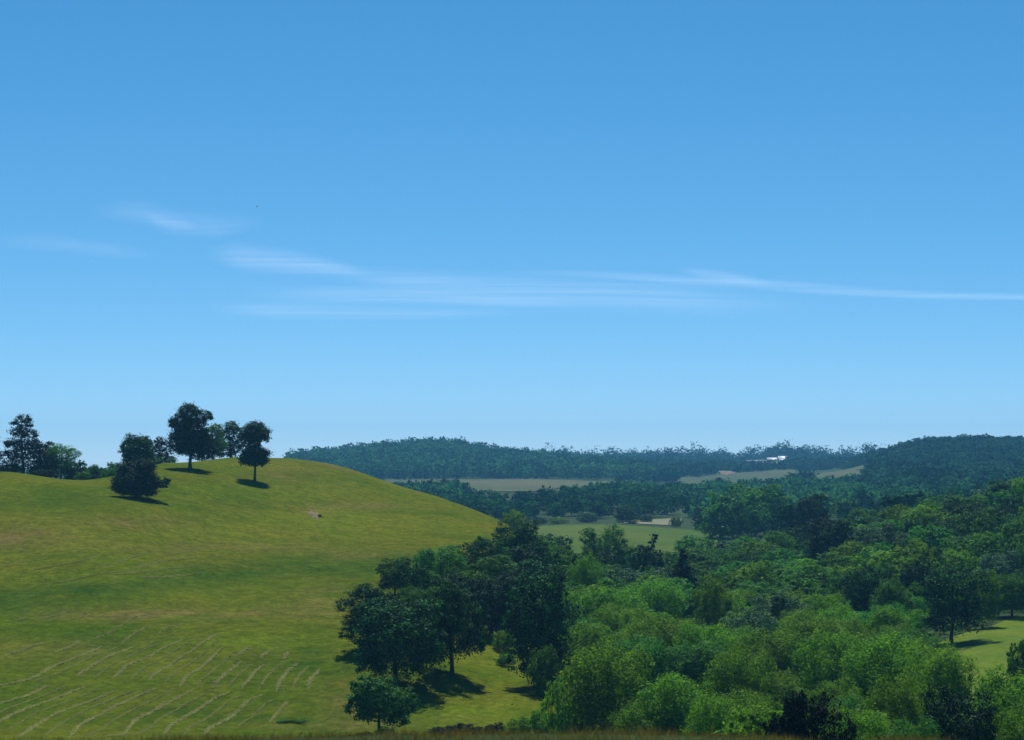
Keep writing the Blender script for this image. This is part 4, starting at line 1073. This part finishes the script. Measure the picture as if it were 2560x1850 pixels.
# ------------------------------------------------------------------ thin high clouds
def cloud_mat(name, dens, sx, sy, seed):
    m, nt, out = new_mat(name)
    tc = N(nt, 'ShaderNodeTexCoord')
    mp = N(nt, 'ShaderNodeMapping'); mp.inputs['Scale'].default_value = (sx, sy, 0); mp.inputs['Location'].default_value = (seed, seed*1.7, 0)
    nt.links.new(tc.outputs['Object'], mp.inputs['Vector'])
    f = noise(nt, mp.outputs[0], 1.0, 5, 0.55)
    at_ = N(nt, 'ShaderNodeAttribute', attribute_name='thick')
    mu = N(nt, 'ShaderNodeMath', operation='MULTIPLY'); nt.links.new(mapr(nt, f, 0.30, 0.70, 0.25, 1.0), mu.inputs[0]); nt.links.new(at_.outputs['Fac'], mu.inputs[1])
    m2 = N(nt, 'ShaderNodeMath', operation='MULTIPLY'); nt.links.new(mu.outputs[0], m2.inputs[0]); m2.inputs[1].default_value = dens
    tr = N(nt, 'ShaderNodeBsdfTransparent'); df = N(nt, 'ShaderNodeBsdfTranslucent'); df.inputs['Color'].default_value = (.95, .93, .93, 1)
    mx = N(nt, 'ShaderNodeMixShader'); nt.links.new(m2.outputs[0], mx.inputs[0]); nt.links.new(tr.outputs[0], mx.inputs[1]); nt.links.new(df.outputs[0], mx.inputs[2])
    nt.links.new(mx.outputs[0], out.inputs['Surface'])
    return m
def cloud(name, mid, half, alt, dens, label, seed, cat='cloud', sx=1/3000., sy=1/420., cap_=True):
    """a sheet of ice cloud lying level at altitude alt; mid: centre line in picture points, half: half thickness in rows"""
    n = 260; k = 49
    s = np.linspace(0, 1, len(mid)); t = np.linspace(0, 1, n)
    u = np.interp(t, s, [a for a, _ in mid]) if len(mid) == 2 else pchip(s, [a for a, _ in mid], t)
    yy = np.interp(t, s, [b for _, b in mid]) if len(mid) == 2 else pchip(s, [b for _, b in mid], t)
    hw = 1.35*np.interp(t, np.linspace(0, 1, len(half)), half)
    V_ = []; A = []
    for j in range(k):
        q = -1 + 2*j/(k-1)
        D = alt*F/(YH - (yy + q*hw))
        V_.append(np.stack([(u-UC)/F*D, D, alt + 12*wavy(u, yy+q*hw, 700, seed)], 1))
        e = np.clip(np.minimum(t, 1-t)*3.2, 0, 1); e = e*e*(3-2*e)
        A.append((1-q*q)**2.2*e)
    V_ = np.array(V_).reshape(-1, 3)
    a, b = np.meshgrid(np.arange(k-1), np.arange(n-1), indexing='ij')
    f = np.stack([a*n+b, a*n+b+1, (a+1)*n+b+1, (a+1)*n+b], -1).reshape(-1, 4)
    me = mesh_np(name, V_, [f], [cloud_mat(name, dens, sx, sy, seed)], True, attrs={'thick': ('POINT', np.array(A).ravel())})
    return tag(link(name, me), label, cat)
cloud('cirrus_cloud', [(200,520),(330,522),(430,545),(560,560),(690,552)], [16,30,34,26,16], 1500, .075, 'faint wisp of high cloud below the bird at upper left', 1)
cloud('cirrus_cloud', [(350,540),(400,552),(450,562),(510,568)], [8,16,14,8], 1520, .07, 'small brighter pinkish streak inside the upper left wisp', 2)
cloud('cirrus_cloud', [(500,628),(600,640),(720,655),(840,672),(960,690)], [18,34,34,22,12], 1500, .105, 'wedge-shaped wisp of cloud above the hilltop trees', 3)
cloud('cirrus_cloud', [(780,672),(1000,702),(1300,730),(1700,748),(2100,770)], [16,32,44,40,24], 1500, .09, 'broad thin veil of cloud across the middle of the sky', 4)
cloud('cirrus_cloud', [(560,735),(900,745),(1200,752),(1500,758)], [26,24,16,12], 1540, .09, 'lower faint band of cloud left of the middle', 5)
cloud('cirrus_cloud', [(-60,600),(120,604),(260,622),(420,640)], [16,22,20,14], 1500, .045, 'pale horizontal wisp at the left edge of the sky', 6)
cloud('cirrus_cloud', [(500,770),(700,778),(1000,782),(1400,780)], [16,20,16,10], 1480, .08, 'lowest faint streak of cloud over the hilltop', 7)
cloud('vapour_trail', [(1200,680),(1450,688),(1750,704),(2050,724),(2400,739),(2800,752),(3200,764)], [7,9,13,14,10,9,8], 1500, .105, 'long thin bright streak of cloud slanting down to the right', 8, 'cloud', 1/2500., 1/600.)
cloud('cirrus_cloud', [(1680,672),(1760,682),(1850,698),(1960,716)], [6,14,16,8], 1520, .075, 'feathery puff touching the middle of the long thin streak', 9)

# ------------------------------------------------------------------ haze
hm, nt, out = new_mat('haze_air')
pv = N(nt, 'ShaderNodeVolumePrincipled')
pv.inputs['Color'].default_value = (0.20, 0.60, 1.0, 1)
pv.inputs['Density'].default_value = 1.2e-4
pv.inputs['Anisotropy'].default_value = 0.0
nt.links.new(pv.outputs[0], out.inputs['Volume'])
zmin = float(V[:, 2].min()) - 1.0
v, f = box(0, 0, zmin, 8800, 8800, 75 - zmin)
# birds and clouds fly above or inside; the lid clears the highest thing standing on the land
ho = link('haze', mesh_np('haze', np.array(v), [np.array(f)], [hm])); tag(ho, kind='stuff')
